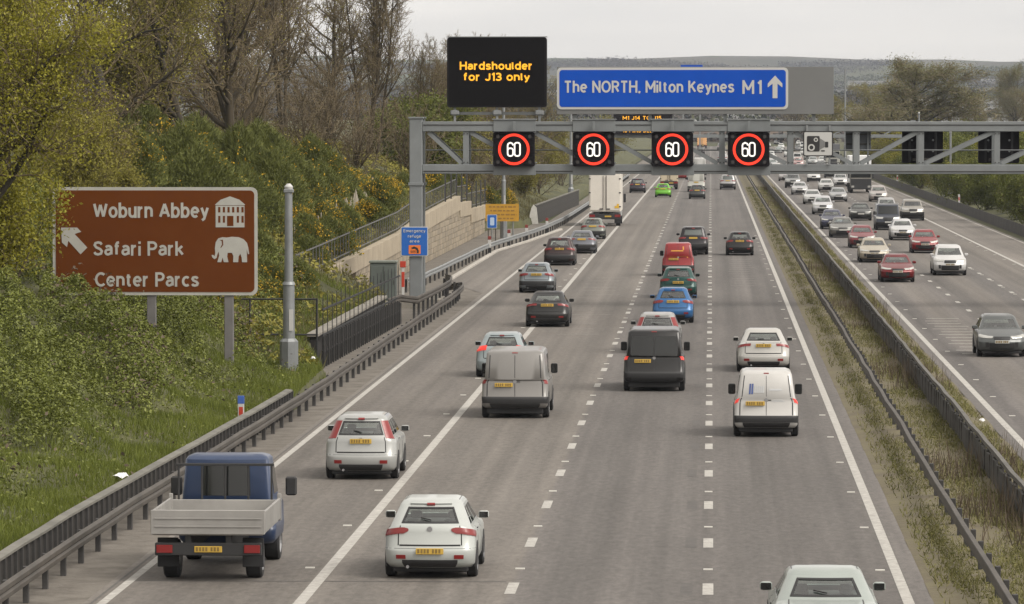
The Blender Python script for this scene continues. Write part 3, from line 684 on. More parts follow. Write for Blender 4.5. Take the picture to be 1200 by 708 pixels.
# blue direction sign with its grey backing panel
blue_m = mat('motorway_blue', (0.004, 0.058, 0.36), 0.5, var=0.06, scale=0.6, spec=0.12)
b = empty('direction_sign', (-6.96, GY - 0.35, 8.78))
grey_panel = mat('grey_panel', (0.125, 0.128, 0.128), 0.6, var=0.05, scale=0.5)
MB().cbox(0.0, 12.49, 0.06, 0.22, 0.0, 2.14, 0.01).build('backing_panel', grey_panel, b)
MB().prism(rrect(0, 10.44, 0.22, 2.11, 0.2, 6), 0.02, 0.058).build('border', white_sign, b)
MB().prism(rrect(0.11, 10.33, 0.33, 2.0, 0.14, 6), 0.005, 0.0195).build('plate', blue_m, b)
bx = lambda x: (x - 653) / 25.85
bz = lambda y: (136.7 - y) / 25.85
lettering('The NORTH, Milton Keynes', white_sign, b, bx(661), bx(860), bz(111.5), bz(97.5), -0.008)
lettering('M1', white_sign, b, bx(869.5), bx(892), bz(113), bz(97), -0.008, gap=0.42)
ac = bx(907.5)
MB().prism([(ac - 0.11, bz(118)), (ac + 0.11, bz(118)), (ac + 0.11, bz(101)), (ac + 0.33, bz(105.5)), (ac + 0.33, bz(101)), (ac, bz(91.5)), (ac - 0.33, bz(101)), (ac - 0.33, bz(105.5)), (ac - 0.11, bz(101))], -0.008, 0.004).build('arrow', white_sign, b)
for x in (0.8, 4.2, 7.6, 11.6):
    MB().cbox(x - 0.08, x + 0.08, 0.23, 0.36, -0.33, 2.0, 0.01).build('stanchion', gantry_grey, b)
tag(b, 'long blue sign to The NORTH and Milton Keynes on a grey panel', 'road sign')

# speed camera sign
c = empty('camera_sign', (4.83, GY - 0.4, 6.88))
MB().prism(rrect(-0.67, 0.67, 0, 1.14, 0.07), 0.02, 0.06).build('rim', black, c)
MB().prism(rrect(-0.62, 0.62, 0.05, 1.09, 0.05), 0.004, 0.0195).build('plate', white_sign, c)
MB().prism(rrect(-0.5, 0.07, 0.22, 0.92, 0.05), -0.006, 0.003).build('camera_symbol', black, c)
ring_mesh(MB(), -0.30, 0.40, 0.09, 0.155, -0.016, -0.007, 24).build('lens_ring', white_sign, c)
ring_mesh(MB(), -0.10, 0.75, 0.05, 0.095, -0.016, -0.007, 24).build('lens_ring', white_sign, c)
grey_sym = mat('symbol_grey', (0.14, 0.14, 0.14), 0.6)
MB().prism([(0.08, 0.30), (0.30, 0.42), (0.30, 0.68), (0.08, 0.82)], -0.006, 0.003).build('flash_symbol', grey_sym, c)
MB().prism(rrect(0.31, 0.46, 0.40, 0.66, 0.02, 2), -0.006, 0.003).build('eyepiece_symbol', black, c)
MB().prism([(0.14, 0.22), (0.30, 0.22), (0.30, 0.28), (0.14, 0.28)], -0.006, 0.003).build('base_symbol', black, c)
for x in (-0.5, 0.52): MB().cbox(x - 0.04, x + 0.04, 0.08, 0.16, -0.4, 1.4, 0.008).build('bracket', steel, c)
tag(c, 'square white speed camera sign hanging in the gantry', 'road sign')
c = empty('sign_back', (6.72, GY + 2.15, 7.1))
MB().cbox(-0.58, 0.58, 0, 0.05, 0, 1.1, 0.01).build('plate', mat('dark_grey_plate', (0.10, 0.11, 0.12), 0.6), c)
for z in (0.3, 0.75): MB().cbox(-0.55, 0.55, -0.05, -0.001, z, z + 0.05, 0.005).build('rib', steel_dull, c)
MB().cbox(0.4, 0.48, -0.12, -0.051, -0.7, 1.2, 0.005).build('bracket', gantry_grey, c)
tag(c, 'dark grey back of a southbound sign in the gantry, beside the camera sign', 'road sign')

# refuge sign on the gantry leg
e = empty('refuge_sign', (-13.42, GY - 0.42, 2.35))
MB().prism(rrect(-0.62, 0.62, 0, 1.34, 0.06), 0.02, 0.06).build('rim', white_sign, e)
MB().prism(rrect(-0.58, 0.58, 0.04, 1.30, 0.04), 0.005, 0.0195).build('plate', mat('refuge_blue', (0.008, 0.09, 0.36), 0.45), e)
lettering('Emergency', white_sign, e, -0.50, 0.50, 1.08, 1.22, -0.006)
lettering('refuge', white_sign, e, -0.30, 0.30, 0.84, 0.98, -0.006)
lettering('area', white_sign, e, -0.22, 0.22, 0.62, 0.75, -0.006)
MB().prism(rrect(-0.26, 0.28, 0.10, 0.50, 0.03, 2), -0.006, 0.004).build('orange_square', mat('sign_orange', (0.62, 0.15, 0.02), 0.5), e)
MB().prism([(-0.14, 0.40), (0.0, 0.44), (0.14, 0.38), (0.2, 0.26), (0.19, 0.14), (0.10, 0.14), (0.11, 0.26), (0.02, 0.34), (-0.12, 0.32)], -0.014, -0.007).build('handset_symbol', black, e)
lettering('SOS', black, e, -0.18, 0.06, 0.16, 0.26, -0.014)
tag(e, 'blue emergency refuge area sign fixed to the gantry leg', 'road sign')
mk = empty('marker_post', (-13.93, GY - 0.6, 0.45))
MB().cbox(-0.06, 0.06, -0.03, 0.03, 0, 1.5, 0.01).build('shaft', white_sign, mk)
MB().cbox(-0.13, 0.13, -0.06, -0.031, 1.4, 1.68, 0.01).build('red_plate', mat('marker_red', (0.36, 0.03, 0.012), 0.5), mk)
MB().cbox(-0.065, 0.065, -0.035, 0.035, 0.5, 1.2, 0.01).build('red_band', mat('marker_red', (0, 0, 0)), mk)
tag(mk, 'red and white marker post beside the gantry leg', 'marker post')

# ------------------------------------------------------------------ brown tourist sign
brown = mat('tourist_brown', (0.092, 0.024, 0.003), 0.6, color2=(0.102, 0.029, 0.004), scale=0.9, spec=0.12)
t = empty('tourist_sign', (-20.47, 140.0, 3.13))
sx = lambda x: (x - 58) / 37.86
sz = lambda y: (347.5 - y) / 37.86
white_old = mat('aged_sign_white', (0.33, 0.325, 0.30), 0.6, var=0.08, scale=2)
MB().prism(rrect(0, 6.40, 0, 3.36, 0.2, 6), 0.02, 0.05).build('border', white_old, t)
MB().prism(rrect(0.10, 6.30, 0.10, 3.26, 0.14, 6), 0.006, 0.0195).build('plate', brown, t)
lettering('Woburn Abbey', white_old, t, sx(106), sx(243), sz(256.5), sz(238.5), -0.006)
lettering('Safari Park', white_old, t, sx(106), sx(213), sz(301), sz(284), -0.006)
lettering('Center Parcs', white_old, t, sx(108), sx(231), sz(337.5), sz(320.5), -0.006)
MB().prism([(sx(x), sz(y)) for x, y in ((68, 268), (87, 268), (92, 273), (84, 275.5), (99, 291.5), (91, 299.5), (76.5, 283.5), (75, 291), (69, 285.5))], -0.006, 0.005).build('arrow', white_old, t)
hs = MB()
hs.prism([(sx(250), sz(241)), (sx(257), sz(235)), (sx(268), sz(231)), (sx(279), sz(235)), (sx(286), sz(241)), (sx(284), sz(241.4)), (sx(252), sz(241.4))], -0.006, 0.005)
hb = hs.build('house_symbol', white_old, t)
MB().prism([(sx(251), sz(267.5)), (sx(285), sz(267.5)), (sx(285), sz(242)), (sx(251), sz(242))], -0.006, 0.005).build('house_walls', white_old, t)
for r_, (y0, y1) in enumerate(((243.5, 250), (254, 262))):
    for k in range(6):
        if r_ == 1 and k in (2, 3): continue
        x = 254 + k * 5.5
        MB().prism([(sx(x), sz(y1)), (sx(x + 2.6), sz(y1)), (sx(x + 2.6), sz(y0)), (sx(x), sz(y0))], -0.010, -0.0065).build('house_window', brown, t)
MB().prism([(sx(264.5), sz(266)), (sx(272), sz(266)), (sx(272), sz(254)), (sx(264.5), sz(254))], -0.010, -0.0065).build('house_door', brown, t)
el = [(247, 303), (246, 300), (248, 300), (249.5, 301.5), (250.5, 298), (250, 292), (251, 285), (254, 280.5), (259, 279), (264, 279.5), (270, 278.5), (278, 279), (284, 281.5), (288, 286), (289.5, 292), (290.5, 299), (289, 299), (287.5, 293), (287.8, 301), (288, 308.5), (282, 308.5), (281.5, 303), (280, 298.5), (278, 302), (277.5, 308.5), (271.5, 308.5), (271.8, 301), (270, 297.5), (265, 297.5), (264.5, 302), (266, 308.5), (260.5, 308.5), (259, 303), (257.5, 308.5), (252.8, 308.5), (255, 301), (254.5, 296), (253, 299), (252, 303.5), (249.5, 305)]
MB().prism([(sx(x), sz(y)) for x, y in el], -0.006, 0.005).build('elephant_symbol', white_old, t)
MB().prism([(sx(x), sz(y)) for x, y in ((255.5, 282.5), (259.5, 282), (260, 288), (257, 292), (256.6, 291), (258.6, 287.5), (258, 283.5))], -0.010, -0.0065).build('elephant_ear', brown, t)
post_grey = mat('sign_post_grey', (0.115, 0.11, 0.108), 0.7, var=0.15, scale=1.5)
for x in (3.07, 5.49):
    p = MB().cbox(x - 0.14, x + 0.14, 0.06, 0.30, -3.4, 3.0, 0.015).build('post', post_grey, t)
    MB().cbox(x - 0.15, x + 0.15, 0.05, 0.31, -3.4, -2.55, 0.01).build('post_sleeve', black, p)
tag(t, 'large brown tourist sign with white lettering, house and elephant', 'tourist sign')

# ------------------------------------------------------------------ camera mast, palisade, cabinet
def mast(x, y, z0, h, r, label, group, dome=True, s=1.0):
    m = empty('camera_mast', (x, y, z0))
    MB().tube((0, 0, -0.4), (0, 0, 1.15 * s), r * 2.1, r * 2.1, 8).build('base_box', steel, m, smooth=True, sharp=30)
    MB().tube((0, 0, 1.15 * s), (0, 0, 1.25 * s), r * 2.1, r * 1.5, 8, False).build('shoulder', steel, m, smooth=True, sharp=30)
    MB().tube((0, 0, 1.25 * s), (0, 0, 3.0 * s), r * 1.35, r * 1.3, 12).build('lower_shaft', steel, m, smooth=True)
    MB().tube((0, 0, 3.0 * s), (0, 0, 3.1 * s), r * 1.5, r * 1.2, 12).build('collar', steel, m, smooth=True)
    MB().tube((0, 0, 3.1 * s), (0, 0, h), r, r * 0.85, 12).build('shaft', steel, m, smooth=True)
    if dome:
        MB().cbox(-r * 1.1, r * 1.1, -r, r, h, h + 0.12, 0.02).build('head', steel, m)
        hd = MB(); hd.tube((0, 0, h + 0.12), (0, 0, h + 0.2), r * 0.9, r * 1.0, 12); hd.tube((0, 0, h + 0.2), (0, 0, h + 0.3), r * 1.0, r * 0.4, 12)
        hd.build('dome', white_sign, m, smooth=True)
    MB().cbox(0.02, r * 1.1, -r * 1.42, -r * 1.36, 1.5 * s, 2.2 * s, 0.003).build('number_strip', white_sign, m)
    return tag(m, label, 'mast', group)
mast(-13.75, 147.0, 0.2, 6.0, 0.145, 'tall galvanised mast with stout base beside the brown tourist sign', 'galvanised masts')
mast(-14.75, 322.0, 0.3, 9.0, 0.12, 'galvanised column standing behind the yellow notice', 'galvanised masts', False, 1.25)
mast(25.2, 478.0, 0.3, 6.6, 0.13, 'grey mast on the southbound verge, nearest of the pair by the bushes', 'galvanised masts', True, 1.0)
mast(25.4, 555.0, 0.3, 8.6, 0.13, 'grey mast on the southbound verge, farther of the pair by the bushes', 'galvanised masts', True, 1.0)
mast(22.6, 765.0, 0.2, 16.4, 0.16, 'very tall thin mast rising just past the end of the grey sign panel', 'galvanised masts', False, 1.2)
mast(-13.6, 440.0, 0.2, 9.5, 0.14, 'galvanised column beside the big white lorry', 'galvanised masts', False, 1.25)

pal_m = mat('palisade_dark', (0.016, 0.016, 0.017), 0.7, 0.2, var=0.2, scale=3)
pf = empty('palisade_fence', (-13.42, 156.0, 0.0))
pale = MB(); pale.prism([(-0.035, 0.0), (0.035, 0.0), (0.035, 2.35), (0.0, 2.47), (-0.035, 2.35)], -0.012, 0.012)
pale_me = MB().add([(y, x, z) for x, y, z in pale.v], pale.f).mesh('pale', pal_m)
slat_me = MB().cbox(-0.03, 0.03, -0.05, 0.05, 0.0, 1.08, 0.006).mesh('slat', mat('slat_grey', (0.03, 0.029, 0.028), 0.7, 0.2, var=0.2, scale=3))
d = 0.0; k = 0
while d < 33:
    xx = 0.012 * d
    link('slat', slat_me, pf, (xx + 0.05, d, -0.02 * d * 0.1))
    if k % 2 == 0: link('pale', pale_me, pf, (xx, d + 0.1, random.uniform(-0.03, 0.03)), (random.uniform(-.02, .02), 0, 0))
    d += 0.85; k += 1
for z in (0.55, 1.12, 2.0): MB().bar((0, -0.1, z), (0.40, 33, z + 0.02), 0.05, 0.06).build('rail', pal_m, pf)
tag(pf, 'dark palisade fence with tall spikes running along the low concrete wall', 'fence')
lw = empty('low_wall', (-13.72, 155.6, 0))
MB().cbox(-0.12, 0.12, 0, 33, -0.3, 1.08, 0.01).build('wall', mat('dark_wall', (0.018, 0.016, 0.015), 0.95, var=0.3, scale=1), lw)
MB().cbox(-0.22, 0.2, -0.1, 33.1, 1.083, 1.20, 0.015).build('coping', conc, lw)
MB().cbox(-1.5, -0.13, 0.0, 0.24, -0.3, 1.0, 0.01).build('return_wall', mat('dark_wall', (0, 0, 0)), lw)
tag(lw, 'low dark wall with pale coping behind the palisade fence', 'wall')
hr = empty('handrail', (-13.5, 154.6, 0))
for x in (-2.3, 0.0): MB().tube((x, 0, 0), (x, 0, 2.45), 0.035).build('upright', pal_m, hr)
for z in (2.42, 1.2): MB().tube((-2.6, 0, z), (0, 0, z), 0.03).build('rail', pal_m, hr)
tag(hr, 'thin dark handrail frame beside the tall mast', 'handrail')
cb = empty('control_cabinet', (-14.1, 194.6, 0.75))
cg = mat('cabinet_green_grey', (0.075, 0.088, 0.08), 0.6, var=0.12, scale=1.2)
MB().cbox(-0.56, 0.56, -0.4, 0.4, 0, 1.62, 0.02).build('body', cg, cb)
MB().cbox(-0.6, 0.6, -0.45, 0.45, 1.623, 1.72, 0.02).build('lid', mat('cabinet_lid', (0.13, 0.145, 0.125), 0.7, var=0.1), cb)
for x in (-0.28, 0.28):
    dd = MB().cbox(x - 0.25, x + 0.25, -0.425, -0.402, 0.08, 1.5, 0.008).build('door', cg, cb)
    MB().cbox(x + 0.17, x + 0.2, -0.445, -0.427, 0.7, 0.9, 0.004).build('handle', steel_dark, dd)
MB().cbox(-0.7, 0.7, -0.6, 0.6, -0.8, -0.003, 0.02).build('plinth', conc, cb)
tag(cb, 'grey-green roadside equipment cabinet at the end of the palisade fence', 'cabinet')

# ------------------------------------------------------------------ stepped retaining wall with fence on top
wy = [186, 228, 246, 267, 303, 303.01, 317, 317.01, 345]
wz = [1.85, 2.2, 2.35, 2.9, 3.35, 2.85, 2.75, 2.15, 2.0]
stone = [mat('wall_block_%d' % i, c, 0.92, var=0.14, scale=1.3, bump=0.15) for i, c in enumerate(((0.215, 0.18, 0.13), (0.245, 0.205, 0.15), (0.19, 0.16, 0.12)))]
top_c = mat('wall_top_band', (0.29, 0.245, 0.18), 0.9, var=0.14, scale=0.7, bump=0.1)
wl = empty('retaining_wall', (-17.0, 186.0, 0))
segs = [(186, 207), (207, 228), (228, 246), (246, 267), (267, 285), (285, 303), (303.01, 317), (317.01, 331), (331, 345)]
blocks = []
for i in range(3):
    blocks.append(MB().cbox(-0.16, 0.16, 0.012, 1.488, 0.01, 0.33, 0.012).mesh('block', stone[i]))
for (a, b_) in segs:
    za, zb = np.interp(a + 0.02, wy, wz), np.interp(b_ - 0.02, wy, wz)
    h = 0.95 if a > 225 else 0.75
    y0, y1 = a - 186 + 0.01, b_ - 186 - 0.01
    MB().add([(-0.2, y0, za - h), (0.22, y0, za - h), (0.22, y1, zb - h), (-0.2, y1, zb - h), (-0.2, y0, za), (0.22, y0, za), (0.22, y1, zb), (-0.2, y1, zb)],
             [(0, 3, 2, 1), (4, 5, 6, 7), (0, 1, 5, 4), (1, 2, 6, 5), (2, 3, 7, 6), (3, 0, 4, 7)]).build('parapet_panel', top_c, wl)
MB().box(-0.3, -0.17, 0, 159, -0.3, 1.0).build('wall_core', stone[2], wl)
Y = 186.0; nblk = 0
while Y < 344.5:
    top = float(np.interp(Y + 0.75, wy, wz)) - (0.95 if Y > 225 else 0.75)
    z = 0.0; r_ = 0
    while z + 0.1 < top and Y > 214:
        if nblk < 420:
            link('block', random.choice(blocks), wl, (random.uniform(-0.01, 0.012), Y - 186 + (0.0 if r_ % 2 else -0.75), z)); nblk += 1
        z += 0.34; r_ += 1
    Y += 1.5
tag(wl, 'stepped beige block retaining wall behind the emergency lay-by', 'retaining wall')
tf = empty('rail_fence', (-17.1, 186.0, 0))
bar_me = MB().box(-0.018, 0.018, -0.03, 0.03, 0.0, 1.12).mesh('baluster', mat('fence_grey', (0.10, 0.098, 0.095), 0.7, 0.2))
pst_me = MB().box(-0.05, 0.05, -0.05, 0.05, 0.0, 1.9).mesh('fence_post', steel_dark)
Y = 186.0; k = 0
def wtop(Y): return float(np.interp(Y, wy, wz))
while Y < 344:
    link('baluster', bar_me, tf, (0, Y - 186, wtop(Y) + 0.05))
    if k % 4 == 1 and Y > 290: link('fence_post', pst_me, tf, (0.05, Y - 186 + 0.3, wtop(Y)))
    Y += 1.6; k += 1
for (a, b_) in segs:
    for h in (0.2, 1.1):
        MB().bar((0, a - 186, wtop(a + 0.02) + h), (0, b_ - 186, wtop(b_ - 0.02) + h), 0.05, 0.05).build('rail', mat('fence_grey', (0, 0, 0)), tf)
tag(tf, 'thin grey railing along the top of the stepped retaining wall', 'fence')
# old paling fence up on the bank
gf = empty('paling_fence', (-18.6, 225.0, 0))
pal2 = MB().prism([(-0.04, 0), (0.04, 0), (0.04, 0.85), (0, 0.95), (-0.04, 0.85)], -0.015, 0.015).mesh('paling', mat('pale_weathered_wood', (0.24, 0.215, 0.17), 0.9, var=0.2, scale=3))
for i in range(85):
    Y = 205 + i * 0.75; X = -18.9 - 0.012 * (Y - 205)
    link('paling', pal2, gf, (X + 18.6, Y - 225, bank_z(X, Y) + 0.25 + random.uniform(-0.1, 0.1)), (random.uniform(-.05, .05), random.uniform(-.06, .06), R(60)))
tag(gf, 'weathered pale paling fence half lost in the gorse on the bank', 'fence')

# signs by the lay-by
ys_ = empty('yellow_notice', (-14.75, 320.0, 1.25))
MB().prism(rrect(-1.2, 1.17, 0, 1.22, 0.04, 2), 0, 0.04).build('plate', mat('notice_yellow', (0.40, 0.215, 0.015), 0.6, var=0.08), ys_)
ink = mat('faded_ink', (0.22, 0.12, 0.02), 0.7)
for z, w in ((1.02, 0.95), (0.75, 0.85), (0.47, 1.0), (0.2, 0.8)):
    mb = MB(); x = -w
    while x < w:
        L = random.uniform(0.12, 0.34); mb.box(x, min(w, x + L), -0.006, -0.001, z - 0.05, z + 0.05); x += L + 0.08
    mb.build('faded_text_line', ink, ys_)
for x in (-0.75, 0.75): MB().tube((x, 0.08, -1.2), (x, 0.08, 1.1), 0.045).build('post', steel, ys_)
tag(ys_, 'yellow notice with four faded lines of text by the lay-by', 'road sign')
bs = empty('telephone_sign', (-15.1, 312.0, 0.95))
MB().prism(rrect(-0.35, 0.35, 0, 0.95, 0.05, 2), 0.01, 0.04).build('rim', white_sign, bs)
MB().prism(rrect(-0.31, 0.31, 0.04, 0.91, 0.04, 2), 0, 0.0095).build('plate', mat('refuge_blue', (0, 0, 0)), bs)
MB().prism(rrect(-0.13, 0.16, 0.2, 0.75, 0.06, 2), -0.008, -0.001).build('telephone_symbol', mat('pale_blue_symbol', (0.35, 0.45, 0.6), 0.6), bs)
for x in (-0.25, 0.25): MB().tube((x, 0.06, -0.9), (x, 0.06, 0.9), 0.04).build('post', steel_dull, bs)
tag(bs, 'small blue telephone sign on two legs in front of the yellow notice', 'road sign')
for i, (X, Y) in enumerate(((-13.85, 283), (-13.35, 299), (-12.75, 313), (-12.1, 334))):
    m = empty('marker_post', (X, Y, 0.0))
    MB().cbox(-0.1, 0.1, -0.06, 0.06, 0, 0.45, 0.01).build('foot', black, m)
    MB().cbox(-0.1, 0.1, -0.06, 0.06, 0.452, 0.95, 0.01).build('white_band', white_sign, m)
    MB().cbox(-0.1, 0.1, -0.06, 0.06, 0.952, 1.18, 0.01).build('red_band', mat('dull_red', (0.16, 0.02, 0.015), 0.7), m)
    tag(m, 'black, white and red marker post on the lay-by barrier, ' + ('nearest of four', 'second nearest', 'third nearest', 'farthest of four')[i], 'marker post', 'lay-by marker posts')
m = empty('marker_post', (-12.72, 122.0, -0.1))
MB().cbox(-0.085, 0.085, -0.03, 0.03, 0, 1.2, 0.01).build('shaft', white_sign, m)
MB().cbox(-0.09, 0.09, -0.035, 0.035, 1.0, 1.22, 0.01).build('blue_cap', mat('cap_blue', (0.03, 0.08, 0.3), 0.6), m)
MB().cbox(-0.055, 0.055, -0.036, -0.031, 0.55, 0.92, 0.002).build('red_reflector', mat('marker_red', (0, 0, 0)), m)
tag(m, 'white distance post with red reflector and blue top behind the barrier', 'marker post')
for (X, Y) in ((22.95, 420), (23.0, 560)):
    m = empty('marker_post', (X, Y, 0.2))
    MB().cbox(-0.09, 0.09, -0.03, 0.03, 0, 1.25, 0.01).build('shaft', white_sign, m)
    MB().cbox(-0.06, 0.06, -0.036, -0.031, 0.7, 1.0, 0.002).build('red_reflector', mat('marker_red', (0, 0, 0)), m)
    tag(m, 'small white distance post behind the southbound barrier, ' + ('nearer' if Y < 500 else 'farther'), 'marker post')
# dark close-boarded fence farther on, with a white end wall
cf = empty('boarded_fence', (-14.2, 366.0, 0))
bd = MB().cbox(-0.03, 0.03, -0.24, 0.24, -0.1, 1.42, 0.008).mesh('board', mat('dark_stained_board', (0, 0, 0)))
for i in range(156): link('board', bd, cf, (0.016 * i * 0.5, i * 0.5, random.uniform(-0.02, 0.02)), (0, 0, -0.016))
MB().bar((0, -0.2, 1.48), (1.25, 78, 1.48), 0.16, 0.1).build('capping', mat('grey_capping', (0, 0, 0)), cf)
tag(cf, 'dark close-boarded fence beyond the lay-by', 'fence')
ew = empty('wall_end', (-14.35, 364.5, 0))
MB().prism([(-0.45, -0.1), (0.45, -0.1), (0.3, 1.3), (0.05, 1.55), (-0.1, 1.3)], 0, 0.4).build('block', mat('pale_render', (0.5, 0.49, 0.46), 0.9, var=0.1), ew)
tag(ew, 'pale tapered wall end in front of the boarded fence', 'wall')

# ------------------------------------------------------------------ far gantry and crossing road
fg = empty('far_gantry', (-13.0, 540.0, 0))
for x in (0.0, 37.0): MB().cbox(x - 0.3, x + 0.3, -0.3, 0.3, 0, 8.2, 0.03).build('leg', gantry_grey, fg)
for z in (6.1, 7.7):
    MB().cbox(0.301, 36.69, -0.2, 0.2, z, z + 0.4, 0.02).build('chord', gantry_grey, fg)
for k in range(12):
    a = 0.6 + k * 3.0
    MB().bar((a, 0, 6.55), (a + 2.6, 0, 7.65), 0.14, 0.14).build('diagonal', gantry_grey, fg)
tag(fg, 'second gantry far along the road, seen through the near one', 'gantry')
fv = empty('far_message_sign', (-8.1, 539.2, 6.5))
MB().prism(rrect(-3.5, 3.5, 0, 2.5, 0.08, 2), 0, 0.5).build('housing', sig_black, fv)
lettering('M1 J14 TO J15', led_amber, fv, -2.4, 2.2, 1.75, 2.2, -0.02)
lettering('10 MINS DELAY', led_amber, fv, -2.4, 2.0, 0.25, 0.65, -0.02)
fv['label'] = 'far message board with amber junction text between the gantry beams'; fv['category'] = 'message sign'
fs = empty('far_blue_sign', (-3.0, 700.0, 12.6))
MB().prism(rrect(-1.7, 1.7, 0, 4.0, 0.1, 3), 0, 0.1).build('plate', blue_m, fs)
MB().prism(rrect(-1.5, 1.5, 3.2, 3.5, 0.02, 2), -0.02, -0.001).build('text_bar', white_sign, fs)
for x in (-1.3, 1.3): MB().cbox(x - 0.12, x + 0.12, 0.12, 0.36, -12.6, 4.0, 0.02).build('post', steel, fs)
tag(fs, 'far blue sign peeping over the top edge of the direction sign', 'road sign')
cr_ = empty('crossing_embankment', (0, 1490.0, 0))
earth = mat('brown_scrub_earth', (0.085, 0.062, 0.048), 0.95, color2=(0.13, 0.10, 0.075), scale=0.06, bump=0.6, bscale=0.4)
MB().add([(-70, 0, -1), (180, 0, -1), (180, 5, 5.9), (-70, 5, 5.9), (-70, 22, 5.9), (180, 22, 5.9), (180, 40, -1), (-70, 40, -1)], [(0, 1, 2, 3), (3, 2, 5, 4), (4, 5, 6, 7)]).build('earthwork', earth, cr_)
MB().box(-69, 179, 5.2, 21.8, 5.93, 6.0).build('crossing_road', mat('far_asphalt', (0.13, 0.125, 0.12), 0.9), cr_)
MB().box(-69, 179, 4.6, 4.8, 5.8, 6.7).build('parapet', steel_dull, cr_)
tag(cr_, 'brown embankment carrying a crossing road at the end of the motorway', 'embankment')

# ------------------------------------------------------------------ vehicles
NR, NC, NS = 5, 4, 12
K1, K2 = NR, NR + NC
K3, K4 = K2 + NS, K2 + NS + NC
K5 = K4 + NR
def row_curve(L, hw, rw):
    """half plan outline of one level: rear centre, rear corner, side, front corner, front centre"""
    yr, yf, dw, zr, zsr, zsf, zf, rr, rf, br, bf = rw
    w = hw + dw; y0 = -L / 2 + yr; y1 = L / 2 - yf
    P = []
    for i in range(NR): t = i / NR; P.append((t * (w - rr), y0 + br * t * t, zr))
    for i in range(NC):
        a = R(90 * i / NC); t = i / NC
        P.append((w - rr + rr * math.sin(a), y0 + br + rr * (1 - math.cos(a)), zr + (zsr - zr) * t))
    ya, yb = y0 + br + rr, y1 - bf - rf
    for i in range(NS): t = i / NS; P.append((w, ya + (yb - ya) * t, zsr + (zsf - zsr) * t))
    for i in range(NC):
        a = R(90 * i / NC); t = i / NC
        P.append((w - rf + rf * math.cos(a), yb + rf * math.sin(a), zsf + (zf - zsf) * t))
    for i in range(NR + 1): t = 1 - i / NR; P.append((t * (w - rf), y1 - bf * t * t, zf))
    return P

STY = dict(
    hatch=dict(L=3.95, hw=0.85, H=1.47, sill=0.22, bt=0.58, tail=0.98, belt=0.95, nose=0.76, rb=0.10, rt=0.52, cowl=1.02, rf=1.75, tum=0.26),
    tall_hatch=dict(L=3.9, hw=0.85, H=1.54, sill=0.22, bt=0.60, tail=1.0, belt=1.0, nose=0.82, rb=0.09, rt=0.36, cowl=0.85, rf=1.65, tum=0.25),
    saloon=dict(L=4.5, hw=0.88, H=1.43, sill=0.22, bt=0.58, tail=0.98, belt=0.93, nose=0.74, rb=0.62, rt=1.25, cowl=1.25, rf=2.0, tum=0.27),
    estate=dict(L=4.5, hw=0.87, H=1.46, sill=0.22, bt=0.58, tail=0.95, belt=0.94, nose=0.74, rb=0.09, rt=0.42, cowl=1.2, rf=1.95, tum=0.25),
    suv=dict(L=4.6, hw=0.92, H=1.74, sill=0.34, bt=0.72, tail=1.12, belt=1.12, nose=0.98, rb=0.07, rt=0.30, cowl=1.25, rf=1.85, tum=0.22),
    mpv=dict(L=4.3, hw=0.89, H=1.63, sill=0.24, bt=0.62, tail=1.04, belt=1.02, nose=0.86, rb=0.08, rt=0.40, cowl=0.85, rf=1.7, tum=0.24),
    van=dict(L=4.8, hw=0.95, H=1.96, sill=0.30, bt=0.62, tail=1.10, belt=1.12, nose=0.98, rb=0.03, rt=0.12, cowl=0.75, rf=1.45, tum=0.13),
    small_van=dict(L=4.2, hw=0.86, H=1.80, sill=0.26, bt=0.58, tail=1.05, belt=1.02, nose=0.84, rb=0.05, rt=0.20, cowl=0.95, rf=1.75, tum=0.17),
    big_van=dict(L=5.9, hw=0.98, H=2.55, sill=0.32, bt=0.66, tail=1.25, belt=1.25, nose=1.02, rb=0.03, rt=0.10, cowl=0.80, rf=1.65, tum=0.15),
)
